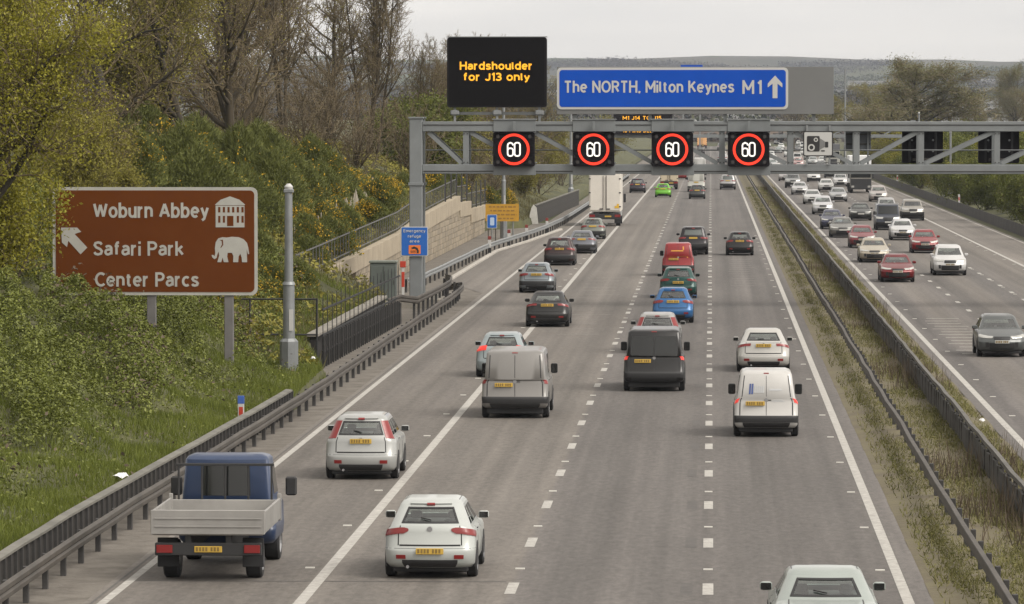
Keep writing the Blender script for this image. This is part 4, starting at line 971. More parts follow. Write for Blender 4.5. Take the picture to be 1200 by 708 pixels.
class Shell:
    def __init__(s, p):
        s.p = p; L, hw, H = p['L'], p['hw'], p['H']; si, bt, ta, be, no = p['sill'], p['bt'], p['tail'], p['belt'], p['nose']
        vanish = p['tum'] < 0.2; rc = 0.14 if vanish else 0.26; tu = p['tum']
        rows = [
            (0.13, 0.16, -0.07, si, si, si, si, rc, 0.32, 0.05, 0.10),
            (0.03, 0.04, -0.012, si + 0.10, si + 0.08, si + 0.08, si + 0.10, rc, 0.34, 0.05, 0.12),
            (0.0, 0.0, 0.0, bt - 0.05, bt - 0.05, bt - 0.05, bt - 0.04, rc, 0.34, 0.05, 0.12),
            (0.018, 0.02, 0.004, bt, bt, bt, bt, rc, 0.33, 0.05, 0.12),
            (0.05, 0.05, 0.002, bt + 0.035, bt + 0.03, bt + 0.03, bt + 0.03, rc, 0.33, 0.05, 0.12),
            (0.055, 0.09, -0.004, ta - 0.09, be - 0.14, be - 0.17, no - 0.05, rc, 0.33, 0.05, 0.14),
            (0.075, 0.20, -0.03, ta - 0.01, be - 0.045, be - 0.08, no, rc, 0.34, 0.05, 0.14),
            (p['rb'], p['cowl'], -0.075, ta + 0.03, be, be - 0.01, be + 0.02, rc * 0.85, 0.16, 0.06, 0.16),
            (p['rt'], p['rf'], -tu, H - 0.10, H - 0.10, H - 0.10, H - 0.11, rc * 0.7, 0.14, 0.06, 0.13),
            (p['rt'] + 0.07, p['rf'] + 0.10, -tu - 0.045, H - 0.045, H - 0.04, H - 0.045, H - 0.05, rc * 0.7, 0.14, 0.06, 0.12),
            (p['rt'] + 0.22, p['rf'] + 0.32, -tu - 0.16, H - 0.008, H, H, H - 0.015, rc * 0.6, 0.12, 0.05, 0.1),
        ]
        s.c = np.array([row_curve(L, hw, r) for r in rows])     # rows x k x 3
    def pt(s, k, v):
        sg = -1 if k < 0 else 1; k = min(abs(k), K5 - 1e-6); v = min(max(v, 0), len(s.c) - 1 - 1e-6)
        i, j = int(v), int(k); a, b = v - i, k - j
        C = s.c
        p = (C[i, j] * (1 - b) + C[i, j + 1] * b) * (1 - a) + (C[i + 1, j] * (1 - b) + C[i + 1, j + 1] * b) * a
        return Vector((p[0] * sg, p[1], p[2]))
    def nrm(s, k, v):
        e = 0.12
        du = s.pt(k + e, v) - s.pt(k - e, v); dv = s.pt(k, v + e) - s.pt(k, v - e)
        n = du.cross(dv); n.normalize() if n.length > 1e-9 else None
        return n if n.length > 0.5 else Vector((0, 0, 1))
    def body(s, name, open_=False):
        nr = len(s.c); V = []; F = []
        full = []
        for i in range(nr):
            ring = [tuple(s.c[i, k]) for k in range(K5 + 1)] + [(-s.c[i, k][0], s.c[i, k][1], s.c[i, k][2]) for k in range(K5 - 1, 0, -1)]
            full.append(ring)
        n = len(full[0])
        for ring in full: V += ring
        for i in range(nr - 1):
            if open_ and i == 7: continue
            for k in range(n):
                kk = (k + 1) % n
                F.append((i * n + k, i * n + kk, (i + 1) * n + kk, (i + 1) * n + k))
        for (i, fl) in ((nr - 1, 1), (0, 0)):
            b = i * n
            for k in range(K5):
                l0 = b + (n - k) % n; l1 = b + (n - k - 1) % n
                q = [b + k, b + k + 1, l1, l0]
                q2 = [];
                for x in q:
                    if x not in q2: q2.append(x)
                F.append(tuple(q2 if fl else q2[::-1]))
        if open_:
            mb = MB()
            for v0, v1 in ((7.0, 7.13), (7.87, 8.0)):
                s.patch(mb, -K5, K5, v0, v1, off=0.0, nk=4 * K5, nv=1)
            for k0, k1 in open_:
                for sg in (1, -1): s.patch(mb, sg * k0, sg * k1, 7.1, 7.9, off=0.0, nk=3 if abs(k1 - k0) < 1 else 8, nv=4)
            b = len(V); V += mb.v; F += [tuple(i + b for i in f) for f in mb.f]
        me = bpy.data.meshes.new(name); me.from_pydata(V, [], F)
        me.update(); me.polygons.foreach_set('use_smooth', np.full(len(me.polygons), True)); me.set_sharp_from_angle(angle=R(48))
        return me
    def patch(s, mb, k0, k1, v0, v1, off=0.008, nk=None, nv=4, skew=0.0, rnd=0.0, skirt=True):
        """panel that follows the body surface; v1 edge may be skewed along k; rnd trims the corners"""
        nk = nk or max(3, int(abs(k1 - k0) * 1.3)); b = len(mb.v)
        for i in range(nk + 1):
            for j in range(nv + 1):
                u, w = i / nk, j / nv
                if rnd:
                    q = abs(2 * w - 1); sh = rnd * q ** 4
                    u = 0.5 + (u - 0.5) * (1 - sh)
                k = k0 + (k1 - k0) * u + skew * w; v = v0 + (v1 - v0) * w
                p = s.pt(k, v) + s.nrm(k, v) * off
                mb.v.append(tuple(p))
        for i in range(nk):
            for j in range(nv):
                q = (b + i * (nv + 1) + j, b + (i + 1) * (nv + 1) + j, b + (i + 1) * (nv + 1) + j + 1, b + i * (nv + 1) + j + 1)
                mb.f.append(q if k1 >= k0 else q[::-1])
        if not skirt: return mb
        # skirt back into the body
        rim = [(0, j) for j in range(nv + 1)] + [(i, nv) for i in range(1, nk + 1)] + [(nk, j) for j in range(nv - 1, -1, -1)] + [(i, 0) for i in range(nk - 1, 0, -1)]
        c = len(mb.v)
        for (i, j) in rim:
            k = k0 + (k1 - k0) * i / nk + skew * j / nv; v = v0 + (v1 - v0) * j / nv
            p = Vector(mb.v[b + i * (nv + 1) + j]) - s.nrm(k, v) * (off + 0.012); mb.v.append(tuple(p))
        for a in range(len(rim)):
            d = (a + 1) % len(rim)
            mb.f.append((b + rim[a][0] * (nv + 1) + rim[a][1], b + rim[d][0] * (nv + 1) + rim[d][1], c + d, c + a))
        return mb

glass = mat('car_glass', (0.012, 0.013, 0.013), 0.08, spec=0.5)
cabin = mat('cabin_grey', (0.075, 0.078, 0.078), 0.8, var=0.2, scale=4)
glass_lit = mat('car_glass_rear_lit', (0.055, 0.068, 0.064), 0.05, spec=0.8, coat=0.8)  # opaque; light seen through the window is put into the paler grey-green
def clear_glass(name, tint, gloss):
    m = bpy.data.materials.new(name); m.use_nodes = True; nt = m.node_tree; nt.nodes.clear()
    o = nt.nodes.new('ShaderNodeOutputMaterial'); t = nt.nodes.new('ShaderNodeBsdfTransparent'); g = nt.nodes.new('ShaderNodeBsdfGlossy'); mx = nt.nodes.new('ShaderNodeMixShader'); lw = nt.nodes.new('ShaderNodeLayerWeight'); pw = nt.nodes.new('ShaderNodeMath'); pw.operation = 'POWER'; pw.inputs[1].default_value = 4.0; ma = nt.nodes.new('ShaderNodeMath'); ma.operation = 'MULTIPLY_ADD'; ma.inputs[1].default_value = 1.0 - gloss; ma.inputs[2].default_value = gloss
    t.inputs[0].default_value = (*tint, 1); g.inputs['Roughness'].default_value = 0.03; nt.links.new(lw.outputs['Facing'], pw.inputs[0]); nt.links.new(pw.outputs[0], ma.inputs[0])
    nt.links.new(ma.outputs[0], mx.inputs[0]); nt.links.new(t.outputs[0], mx.inputs[1]); nt.links.new(g.outputs[0], mx.inputs[2]); nt.links.new(mx.outputs[0], o.inputs[0])
    MATS[name] = m; return m
pane = clear_glass('car_window_pane', (0.70, 0.78, 0.75), 0.17)
trim = mat('black_trim', (0.018, 0.018, 0.019), 0.6)
tail_red = mat('tail_lamp_red', (0.17, 0.008, 0.008), 0.3, coat=0.3)
brake_red = mat('brake_lamp_lit', (0.4, 0.02, 0.015), 0.3, emit=(1.0, 0.06, 0.035), estr=0.2)
lamp_clear = mat('head_lamp_clear', (0.42, 0.42, 0.40), 0.12, 0.4, coat=0.8)
plate_y = mat('plate_yellow', (0.42, 0.27, 0.04), 0.5)
plate_w = mat('plate_white', (0.40, 0.40, 0.38), 0.5)
rim_m = mat('alloy', (0.32, 0.32, 0.33), 0.35, 0.7)
PAINT = {}
def paint(col, metal=0.25, rough=0.35):
    k = (col, metal)
    if k not in PAINT:
        PAINT[k] = mat('paint_%d' % len(PAINT), tuple(c * 0.62 for c in col), rough, metal, coat=0.4, spec=0.35, var=0.04, scale=1.2)
    return PAINT[k]

def wheel_mesh(r, w):
    mb = MB(); n = 20; prof = [(-w / 2, r * 0.62), (-w / 2, r * 0.9), (-w / 2 + 0.03, r), (w / 2 - 0.03, r), (w / 2, r * 0.9), (w / 2, r * 0.62)]
    for i in range(n):
        a = 2 * math.pi * i / n
        for (x, q) in prof: mb.v.append((x, q * math.cos(a), q * math.sin(a)))
    m = len(prof)
    for i in range(n):
        for j in range(m - 1):
            mb.f.append((i * m + j, ((i + 1) % n) * m + j, ((i + 1) % n) * m + j + 1, i * m + j + 1))
    return mb.mesh('wheel', rubber, True, 40)
def rim_mesh(r, w):
    mb = MB(); n = 20
    for sgn in (1, -1):
        b = len(mb.v); x = sgn * w / 2 * 0.8
        for q, xx in ((r * 0.63, sgn * w / 2), (r * 0.55, x), (r * 0.15, x + sgn * 0.012)):
            for i in range(n):
                a = 2 * math.pi * i / n; mb.v.append((xx, q * math.cos(a), q * math.sin(a)))
        for k in range(2):
            for i in range(n):
                j = (i + 1) % n
                if k == 1 and i % 4 == 0: continue
                mb.f.append((b + k * n + i, b + k * n + j, b + (k + 1) * n + j, b + (k + 1) * n + i))
        mb.f.append(tuple(b + 2 * n + i for i in range(n)))
    return mb.mesh('rim', rim_m)
WHEELS = {}
def wheels_for(r, w=0.2):
    if (r, w) not in WHEELS: WHEELS[(r, w)] = (wheel_mesh(r, w), rim_mesh(r, w))
    return WHEELS[(r, w)]
def marks_mesh(name, m):
    mb = MB(); x = -0.23
    for k, wd in enumerate((0.055, 0.05, 0.05, 0.055, 0, 0.05, 0.055, 0.05)):
        if wd == 0: x += 0.035; continue
        mb.box(x, x + wd * 0.72, -0.004, -0.0005, -0.035, 0.04)
        x += wd + 0.008
    return mb.mesh(name, m)
PLATE_ME = MB().cbox(-0.26, 0.26, 0, 0.02, -0.058, 0.058, 0.006)
PLATE_Y = PLATE_ME.mesh('number_plate', plate_y); PLATE_W = PLATE_ME.mesh('number_plate', plate_w)
MARKS = marks_mesh('plate_marks', mat('plate_ink', (0.16, 0.10, 0.02), 0.6))

PARTS = {}
def style_parts(sty, var):
    """list of (name, mesh, material or None for paint, parent index) for one body style"""
    key = (sty, var)
    if key in PARTS: return PARTS[key]
    p = STY[sty]; S = Shell(p); out = []
    van = sty in ('van', 'small_van', 'big_van')
    PILLARS = [(K1 * 1.0, K2 + 0.3), (K2 + 3.2, K2 + 3.5), (K2 + 7.4, K2 + 7.7), (K3 + 0.6, K4 - 0.5)]
    out.append(('body', S.body('body', None if van else PILLARS), None, -1))
    if not van:
        bz_ = p['belt'] - 0.02; L = p['L']; hw_ = p['hw']; ya = -L / 2 + p['rb'] + 0.12; yb = L / 2 - p['cowl'] - 0.2
        mb = MB().cbox(-hw_ + 0.17, hw_ - 0.17, ya, yb, bz_ - 0.1, bz_, 0.01)
        out.append(('interior', mb.mesh('interior', cabin), cabin, 0))
        top = p['H'] - 0.30
        for xs in (-0.36, 0.36):
            for yy, hh in ((yb - 0.95, top), (ya + (0.95 if sty in ('saloon', 'estate') else 0.55), top - 0.07)):
                mb = MB().cbox(xs - 0.21, xs + 0.21, yy - 0.06, yy + 0.06, bz_ - 0.02, hh - 0.20, 0.03); mb.cbox(xs - 0.11, xs + 0.11, yy - 0.05, yy + 0.05, hh - 0.17, hh - 0.02, 0.03)
                out.append(('seat', mb.mesh('seat', cabin), cabin, 0))
    def P(name, m, *args, both=False, parent=0, **kw):
        for sg in ((1, -1) if both else (1,)):
            mb = MB()
            for a in args:
                k0, k1, v0, v1 = a[:4]
                S.patch(mb, sg * k0, sg * k1, v0, v1, **kw)
            out.append((name, mb.mesh(name, m, True, 50) if m else mb.mesh(name, None, True, 50), m, parent))
    # rear glass
    full = 'panel' not in var
    if not van:
        P('rear_window_surround', trim, (-K1 * 1.0, K1 * 1.0, 7.10, 7.19), nk=10, nv=1, off=0.006); P('rear_window_surround', trim, (-K1 * 1.0, K1 * 1.0, 7.81, 7.89), nk=10, nv=1, off=0.006); P('rear_window_surround', trim, (K1 * 0.93, K1 * 1.01, 7.12, 7.88), both=True, nk=2, nv=4, off=0.006)
        P('rear_window', glass_lit if sty == 'suv' else pane, (-K1 * 1.01, K1 * 1.01, 7.11, 7.89), nv=4, off=-0.004, skirt=False)
        if sty != 'saloon':
            P('spoiler', None, (-K1 * 0.95, K1 * 0.95, 8.0, 8.9), off=0.035, nv=3)
            P('high_brake_light', tail_red, (-0.9, 0.9, 7.95, 8.15), off=0.04, nv=1)
        P('roof_seam', trim, (K2 + 0.2, K3 + 1.0, 9.25, 9.36), both=True, off=0.003, nk=14, nv=1)
        P('tailgate_seam', trim, (K1 * 0.99, K1 * 1.03, 4.1, 6.95), both=True, off=0.003, nk=1, nv=6)
        P('rear_reflector', tail_red, (K1 * 0.78, K1 * 1.1, 1.35, 1.7), both=True, off=0.012)
        P('bumper_step', trim, (-K2, K2, 3.05, 3.2), off=0.004, nk=16, nv=1)
        out.append(('exhaust', MB().tube((-0.42, -p['L'] / 2 + 0.05, p['sill'] + 0.02), (-0.42, -p['L'] / 2 + 0.4, p['sill'] + 0.02), 0.03, n=10).mesh('exhaust', rim_m), rim_m, 0))
    elif 'glazed' in var: P('rear_window', glass, (0.12, K1 * 0.98, 6.9, 7.86), both=True, nv=6, rnd=0.05)
    P('windscreen', glass, (-(K5 - K4 - 0.3) + 0, 0.0001, 7, 7), nk=3) if False else None
    mb = MB(); wgl = glass if van else pane
    for sg in (1, -1): S.patch(mb, sg * (K4 - 0.5), sg * (K5 - 0.001), 7.08 if van else 7.11, 7.93 if van else 7.89, nk=8, nv=6, off=0.008 if van else -0.004, skirt=van)
    out.append(('windscreen', mb.mesh('windscreen', wgl, True, 50), wgl, 0))
    if not van:
        for a, b in ((K2 + 0.3, K2 + 3.2), (K2 + 3.5, K2 + 7.4), (K2 + 7.7, K3 + 0.6)):
            P('side_window', pane, (a - 0.02, b + 0.02, 7.11, 7.89), both=True, nv=3, off=-0.004, skirt=False)
    else:
        P('side_window', glass, (K2 + 8.3, K3 + 0.6, 7.1, 7.86), both=True, nv=3)
        if 'glazed' in var:
            P('side_window', glass, (K2 + 0.6, K2 + 4.0, 7.1, 7.8), both=True, nv=3); P('side_window', glass, (K2 + 4.3, K2 + 8.0, 7.1, 7.8), both=True, nv=3)
    # rear lamps
    lampm = brake_red if 'brake' in var else tail_red
    if 'pillar' in var: P('tail_light', lampm, (K1 * 1.08, K2 - 0.6, 6.3, 7.9), both=True, off=0.014, nv=8)
    elif van: P('tail_light', lampm, (K1 + 0.9, K2 - 0.1, 5.1, 6.9), both=True, off=0.014, nv=6)
    elif sty == 'saloon': P('tail_light', lampm, (K1 * 0.72, K2 + 0.6, 5.05, 6.0), both=True, off=0.012)
    elif 'high' in var: P('tail_light', lampm, (K1 * 0.9, K2 + 0.4, 5.3, 7.15), both=True, off=0.014, nv=6)
    else: P('tail_light', lampm, (K1 * 0.70, K2 + 0.7, 4.9, 6.05), both=True, off=0.014, rnd=0.25, nv=6)
    # bumpers, sills, grille
    P('rear_bumper_insert', trim, (-K1 * 0.9, K1 * 0.9, 0.15, 1.25), off=0.01) if 'plainbump' not in var else None
    if van or sty == 'suv' or 'dark' in var:
        P('rear_bumper', trim, (-K2 - 0.2, K2 + 0.2, 1.3, 3.2), off=0.014, nk=18)
        P('front_bumper', trim, (K3, K5 - 0.001, 0.4, 3.0), both=True, off=0.014)
    P('lower_grille', trim, (K4 + 0.6, K5 - 0.001, 0.6, 1.9), both=True, off=0.01)
    P('grille', trim, (K4 + 2.2, K5 - 0.001, 4.2, 5.5), both=True, off=0.012)
    P('headlight', lamp_clear, (K3 + 1.0, K4 + 1.9, 4.7, 5.9), both=True, off=0.014, rnd=0.2, nv=5)
    P('fog_lamp', trim, (K4 - 0.6, K4 + 0.4, 1.2, 2.0), both=True, off=0.012)
    for y, h in ((None, 1),):
        P('sill_trim', trim, (K2 + 0.2, K3 - 0.2, 0.1, 0.95), both=True, off=0.006)
    if not van and 'rails' in var:
        for sg in (1, -1):
            a = S.pt(sg * (K2 + 1.5), 9.4); b = S.pt(sg * (K3 - 0.5), 9.4)
            out.append(('roof_rail', MB().bar(a + Vector((0, 0, 0.05)), b + Vector((0, 0, 0.05)), 0.04, 0.03).mesh('roof_rail', trim), trim, 0))
    # seams: tailgate / rear doors, side door lines
    seam = trim
    if van:
        P('door_seam', seam, (-0.05, 0.05, 3.6, 7.95), off=0.004, nk=1, nv=10)
        P('door_seam', seam, (K1 * 0.97, K1 * 1.02, 3.6, 7.95), both=True, off=0.004, nk=1, nv=10)
        P('door_handle', trim, (0.35, 0.95, 5.5, 5.75), off=0.02)
        P('high_brake_light', tail_red, (-0.6, 0.6, 8.3, 8.7), off=0.012)
    else:
        P('tailgate_seam', seam, (-K1 * 0.97, K1 * 0.97, 4.05, 4.16), off=0.003, nk=8, nv=1)
    for kk in (K2 + 3.35, K2 + 7.55):
        P('door_seam', seam, (kk - 0.03, kk + 0.03, 1.2, 6.8), both=True, off=0.003, nk=1, nv=8)
    P('door_handle', trim, (K2 + 3.7, K2 + 4.3, 5.7, 5.85), both=True, off=0.02, nk=2, nv=1)
    # wipers, badge
    if not van: out.append(('rear_wiper', MB().bar(S.pt(0.2, 7.25) + Vector((0, -0.02, 0.01)), S.pt(-1.8, 7.36) + Vector((0, -0.02, 0.01)), 0.02, 0.02).mesh('rear_wiper', trim), trim, 0))
    a = S.pt(0, 5.75); out.append(('badge', MB().tube(a + Vector((0, -0.02, 0)), a + Vector((0, 0.02, 0)), 0.05, n=12).mesh('badge', rim_m), rim_m, 0))
    # mirrors
    for sg in (1, -1):
        c = S.pt(sg * (K3 - 0.6), 7.15); c = c + Vector((sg * 0.15, 0.0, 0.02))
        big = 0.05 if van else 0.0
        mb = MB().cbox(c.x - 0.10, c.x + 0.10, c.y - 0.05, c.y + 0.07, c.z - 0.065 - big, c.z + 0.075 + big * 2, 0.03)
        out.append(('wing_mirror', mb.mesh('wing_mirror', trim), trim if ('darkmirror' in var or van) else None, 0))
        mb = MB().cbox(c.x - 0.085, c.x + 0.085, c.y - 0.056, c.y - 0.0505, c.z - 0.05 - big, c.z + 0.06 + big * 2, 0.002)
        out.append(('mirror_glass', mb.mesh('mirror_glass', glass), glass, 0))
    out.append(('underbody_shade_block', MB().cbox(-p['hw'] + 0.14, p['hw'] - 0.14, -p['L'] / 2 + 0.22, p['L'] / 2 - 0.25, 0.13, p['sill'] + 0.01, 0.02).mesh('underbody_shade_block', rubber), rubber, 0))  # black block added to deepen the contact shadow beneath the car
    # wheel arches
    hw = p['hw']; rW = 0.31 if not van and sty != 'suv' else 0.345
    for sg in (1, -1):
        for yy in (-p['L'] / 2 + 0.74, p['L'] / 2 - 0.84):
            mb = MB(); n = 16; x0 = sg * (hw + 0.001); x1 = sg * (hw + 0.012)
            pts = [(yy + (rW + 0.065) * math.cos(R(180 * i / n)), max(0, rW + (rW + 0.065) * math.sin(R(180 * i / n)))) for i in range(n + 1)]
            pts = [(yy + rW + 0.065, p['sill'])] + pts + [(yy - rW - 0.065, p['sill'])]
            m_ = len(pts)
            mb.v = [(x1, a, b) for a, b in pts] + [(x0 - sg * 0.03, a, b) for a, b in pts]
            mb.f = [tuple(range(m_))] + [(i, (i + 1) % m_, m_ + (i + 1) % m_, m_ + i) for i in range(m_)]
            out.append(('wheel_arch', mb.mesh('wheel_arch', trim), trim, 0))
    PARTS[key] = (out, S, rW)
    return PARTS[key]

def instance(root, name, me, m, parent):
    o = link(name, me, parent)
    if m is not None:
        if not me.materials: me.materials.append(m)
        o.material_slots[0].link = 'OBJECT'; o.material_slots[0].material = m
    return o

def vehicle(name, label, cat, sty, var, x, d, col, metal=0.25, south=False, group=None, lod=0, z=0.0, heading=None, plate_off=0.0, roofcol=None):
    parts, S, rW = style_parts(sty, var)
    p = STY[sty]; L = p['L']
    rz = math.pi if south else 0.0
    yc = d - 0.65 + L / 2
    if heading is not None: rz = heading; yc = d
    root = empty(name, (x, yc, z), rz)
    pm_ = paint(col, metal)
    body = None
    skip = {0: (), 1: ('door_seam', 'tailgate_seam', 'roof_seam', 'bumper_step', 'exhaust', 'rear_reflector', 'rear_wiper', 'badge', 'door_handle', 'mirror_glass', 'sill_trim', 'fog_lamp'), 2: ('door_seam', 'tailgate_seam', 'roof_seam', 'bumper_step', 'exhaust', 'rear_reflector', 'rear_wiper', 'badge', 'door_handle', 'mirror_glass', 'sill_trim', 'fog_lamp', 'wing_mirror', 'wheel_arch', 'roof_rail', 'spoiler', 'rear_window_surround', 'seat', 'lower_grille', 'rear_bumper_insert', 'high_brake_light')}[lod]
    frontal = ('headlight', 'grille', 'lower_grille', 'fog_lamp', 'front_bumper')
    rearal = ('tail_light', 'spoiler', 'high_brake_light', 'rear_window_surround', 'rear_bumper_insert', 'rear_bumper', 'rear_wiper', 'badge', 'tailgate_seam')
    for i, (nm, me, m, par) in enumerate(parts):
        if nm in skip: continue
        if lod >= 1 and ((south and nm in rearal and nm != 'rear_window') or (not south and nm in frontal and heading is None)): continue
        instance(root, nm, me, m if m is not None else pm_, root)
    w_, r_ = wheels_for(rW)
    for sg in (1, -1):
        for yy in (-L / 2 + 0.74, L / 2 - 0.84):
            wo = link('wheel', w_, root, (sg * (p['hw'] - 0.082), yy, rW))
            if lod < 2: link('rim', r_, wo)
    # number plates
    van = sty in ('van', 'small_van', 'big_van')
    if not south or lod == 0:
        v = 5.3 if sty != 'estate' else 4.6
        if van: v = 4.9
        if 'lowplate' in var: v = 2.2
        a = S.pt(0, v) + Vector((plate_off, -0.035, 0))
        pl_ = link('number_plate', PLATE_Y, root, a, (R(-4), 0, 0))
        if lod == 0: tag(link('plate_marks', MARKS, pl_), kind='stuff')
    if south or lod == 0:
        a = S.pt(K5, 2.6) + Vector((0, 0.045, 0))
        pl_ = link('number_plate', PLATE_W, root, a, (R(4), 0, math.pi))
        if lod == 0: tag(link('plate_marks', MARKS, pl_), kind='stuff')
    return tag(root, label, cat, group)

SILVER, WHITE, BLACK_P, GREY, DGREY = (0.42, 0.44, 0.44), (0.66, 0.67, 0.65), (0.018, 0.018, 0.020), (0.21, 0.195, 0.185), (0.07, 0.07, 0.075)
NG, SG = 'vehicles driving north', 'vehicles driving south'
N = lambda name, label, cat, sty, var, x, d, col, metal=0.25, lod=0, **kw: vehicle(name, label, cat, sty, var, x, d, col, metal, False, NG, lod, **kw)
Sb = lambda name, label, cat, sty, var, x, d, col, metal=0.25, lod=0, **kw: vehicle(name, label, cat, sty, var, x, d, col, metal, True, SG, lod, **kw)

N('hatchback_car', 'silver hatchback with tall pillar tail lamps in the hard shoulder behind the tipper', 'car', 'tall_hatch', 'pillar', -8.35, 108.2, (0.50, 0.51, 0.50), 0.2)
N('hatchback_car', 'pale white hatchback with angled red lamps, largest car on the road', 'car', 'hatch', 'lowplate', -5.26, 85.1, (0.60, 0.63, 0.61), 0.1)
N('panel_van', 'plain warm grey panel van straddling the solid white line', 'van', 'van', 'panel', -5.62, 130.3, (0.285, 0.275, 0.262), 0.1, plate_off=-0.32)
N('hatchback_car', 'pale silver-blue hatchback just ahead of the grey panel van', 'car', 'hatch', 'high brake', -6.95, 150.7, (0.40, 0.46, 0.48), 0.25)
N('hatchback_car', 'black hatchback with red lamps driving over the solid white line', 'car', 'saloon', '', -6.73, 186.7, (0.022, 0.022, 0.022), 0.2)
N('hatchback_car', 'silver hatchback with pinkish lamps in the hard shoulder opposite the gantry leg', 'car', 'hatch', 'dark', -8.57, 222.8, (0.30, 0.34, 0.37), 0.3)
N('people_carrier', 'dark brown people carrier with pale roof in the hard shoulder', 'car', 'mpv', 'darkmirror', -8.80, 263.5, (0.055, 0.030, 0.030), 0.3)
N('saloon_car', 'silver and dark saloon squeezed ahead of the brown people carrier', 'car', 'saloon', 'dark', -8.16, 286.4, (0.20, 0.21, 0.24), 0.3, lod=1)
N('hatchback_car', 'greenish silver hatchback close behind the big white lorry', 'car', 'hatch', 'dark', -8.34, 320.2, (0.25, 0.27, 0.24), 0.3, lod=1)
N('hatchback_car', 'small dark car alone in the hard shoulder ahead of the lorry', 'car', 'mpv', '', -8.3, 512.3, (0.03, 0.025, 0.035), 0.2, lod=1)
N('hatchback_car', 'bright lime green hatchback just below the gantry beam', 'car', 'hatch', '', -5.12, 485.4, (0.17, 0.52, 0.03), 0.1, lod=1)
N('hatchback_car', 'tiny red car beyond the beige box van', 'car', 'hatch', '', -4.2, 623.1, (0.28, 0.03, 0.03), 0.2, lod=2)
N('panel_van', 'black van with dark glazed rear doors in the middle lane', 'van', 'van', 'glazed brake', -1.78, 143.2, (0.008, 0.0075, 0.008), 0.0, plate_off=-0.36)
N('estate_car', 'silver estate car whose roof shows above the black van', 'car', 'estate', 'pillar', -1.95, 166.0, (0.46, 0.46, 0.45), 0.3)
N('saloon_car', 'bright blue hatchback in the middle lane ahead of the black van', 'car', 'hatch', '', -1.58, 190.5, (0.035, 0.16, 0.40), 0.25)
N('estate_car', 'dark green estate car between the blue car and the red van', 'car', 'estate', '', -1.55, 216.5, (0.02, 0.085, 0.075), 0.25)
rv = N('panel_van', 'red mail van with faint yellow lettering on its back doors', 'van', 'small_van', 'panel', -1.77, 246.6, (0.33, 0.022, 0.025), 0.05, plate_off=-0.25)
N('off_road_car', 'black off-road car with a pale roof ahead of the red van', 'car', 'suv', '', -1.1, 284.6, (0.020, 0.016, 0.02), 0.2, lod=1)
N('hatchback_car', 'dark grey hatchback close behind the white van under the gantry', 'car', 'hatch', '', -1.44, 475.4, (0.06, 0.063, 0.062), 0.3, lod=1)
N('panel_van', 'white van under the gantry, right ahead of the grey hatchback', 'van', 'big_van', 'panel', -1.68, 520.0, (0.62, 0.62, 0.57), 0.0, lod=1)
N('panel_van', 'white van between the gantry beams, beyond the other white van', 'van', 'big_van', 'panel', -1.64, 668.3, (0.66, 0.66, 0.64), 0.0, lod=2)
N('off_road_car', 'pale silver off-road car in the outer lane below the gantry', 'car', 'suv', '', 2.0, 536.2, (0.50, 0.50, 0.50), 0.3, lod=1)
N('hatchback_car', 'small black hatchback alone in the outer lane', 'car', 'hatch', 'plainbump', 1.81, 282.9, (0.02, 0.02, 0.021), 0.2)
N('saloon_car', 'white saloon in the outer lane directly ahead of the small white van', 'car', 'saloon', '', 1.80, 154.2, (0.62, 0.61, 0.58), 0.15)
wv = N('panel_van', 'small white van with faded blue sign-writing in the outer lane', 'van', 'small_van', 'panel brake', 1.51, 123.0, (0.66, 0.65, 0.63), 0.0, plate_off=-0.3)
N('saloon_car', 'pale grey-green car cut off by the bottom edge of the picture', 'car', 'saloon', '', 1.84, 71.9, (0.46, 0.51, 0.485), 0.2)
N('hatchback_car', 'tiny dark car right behind the orange lorry', 'car', 'suv', '', -2.32, 1024.7, (0.05, 0.03, 0.03), 0.2, lod=2)
N('off_road_car', 'distant grey off-road car half hidden by the speed signal next to the camera sign', 'car', 'suv', '', 2.1, 838.4, (0.30, 0.31, 0.32), 0.3, lod=2)
N('hatchback_car', 'farthest silver car in the outer lane, between the last two speed signals', 'car', 'suv', '', 2.5, 1152.8, (0.4, 0.4, 0.4), 0.3, lod=2)

# yellow writing on the red van, faded marks on the white one
S_ = Shell(STY['small_van'])
def van_mark(root, name, m, k0, k1, v0, v1, nk=6):
    mb = MB(); S_.patch(mb, k0, k1, v0, v1, off=0.01, nk=nk, nv=2); link(name, mb.mesh(name, m, True), root)
yl = mat('mail_yellow', (0.55, 0.25, 0.03), 0.5)
van_mark(rv, 'lettering', yl, -3.0, 2.2, 7.42, 7.52); van_mark(rv, 'crest', yl, 2.0, 2.6, 7.55, 7.85, 2); van_mark(rv, 'lettering', yl, -3.6, 3.8, 6.85, 6.95); van_mark(rv, 'emblem', yl, 3.4, 3.9, 5.4, 6.2, 2)
nv_ = mat('faded_navy', (0.05, 0.08, 0.22), 0.6); fg_ = mat('faded_grey_print', (0.40, 0.41, 0.42), 0.6)
van_mark(wv, 'logo', nv_, -3.6, -3.25, 7.15, 7.6, 1); van_mark(wv, 'logo', nv_, -3.1, -2.75, 7.15, 7.6, 1)
for k in range(5): van_mark(wv, 'lettering', fg_, -2.5 + k * 0.42, -2.2 + k * 0.42, 7.2, 7.5, 1)
van_mark(wv, 'lettering', fg_, 0.6, 3.2, 7.3, 7.38, 3); van_mark(wv, 'lettering', fg_, 1.0, 3.4, 5.2, 5.4, 3); van_mark(wv, 'lettering', fg_, 1.4, 3.2, 5.6, 5.75, 3)

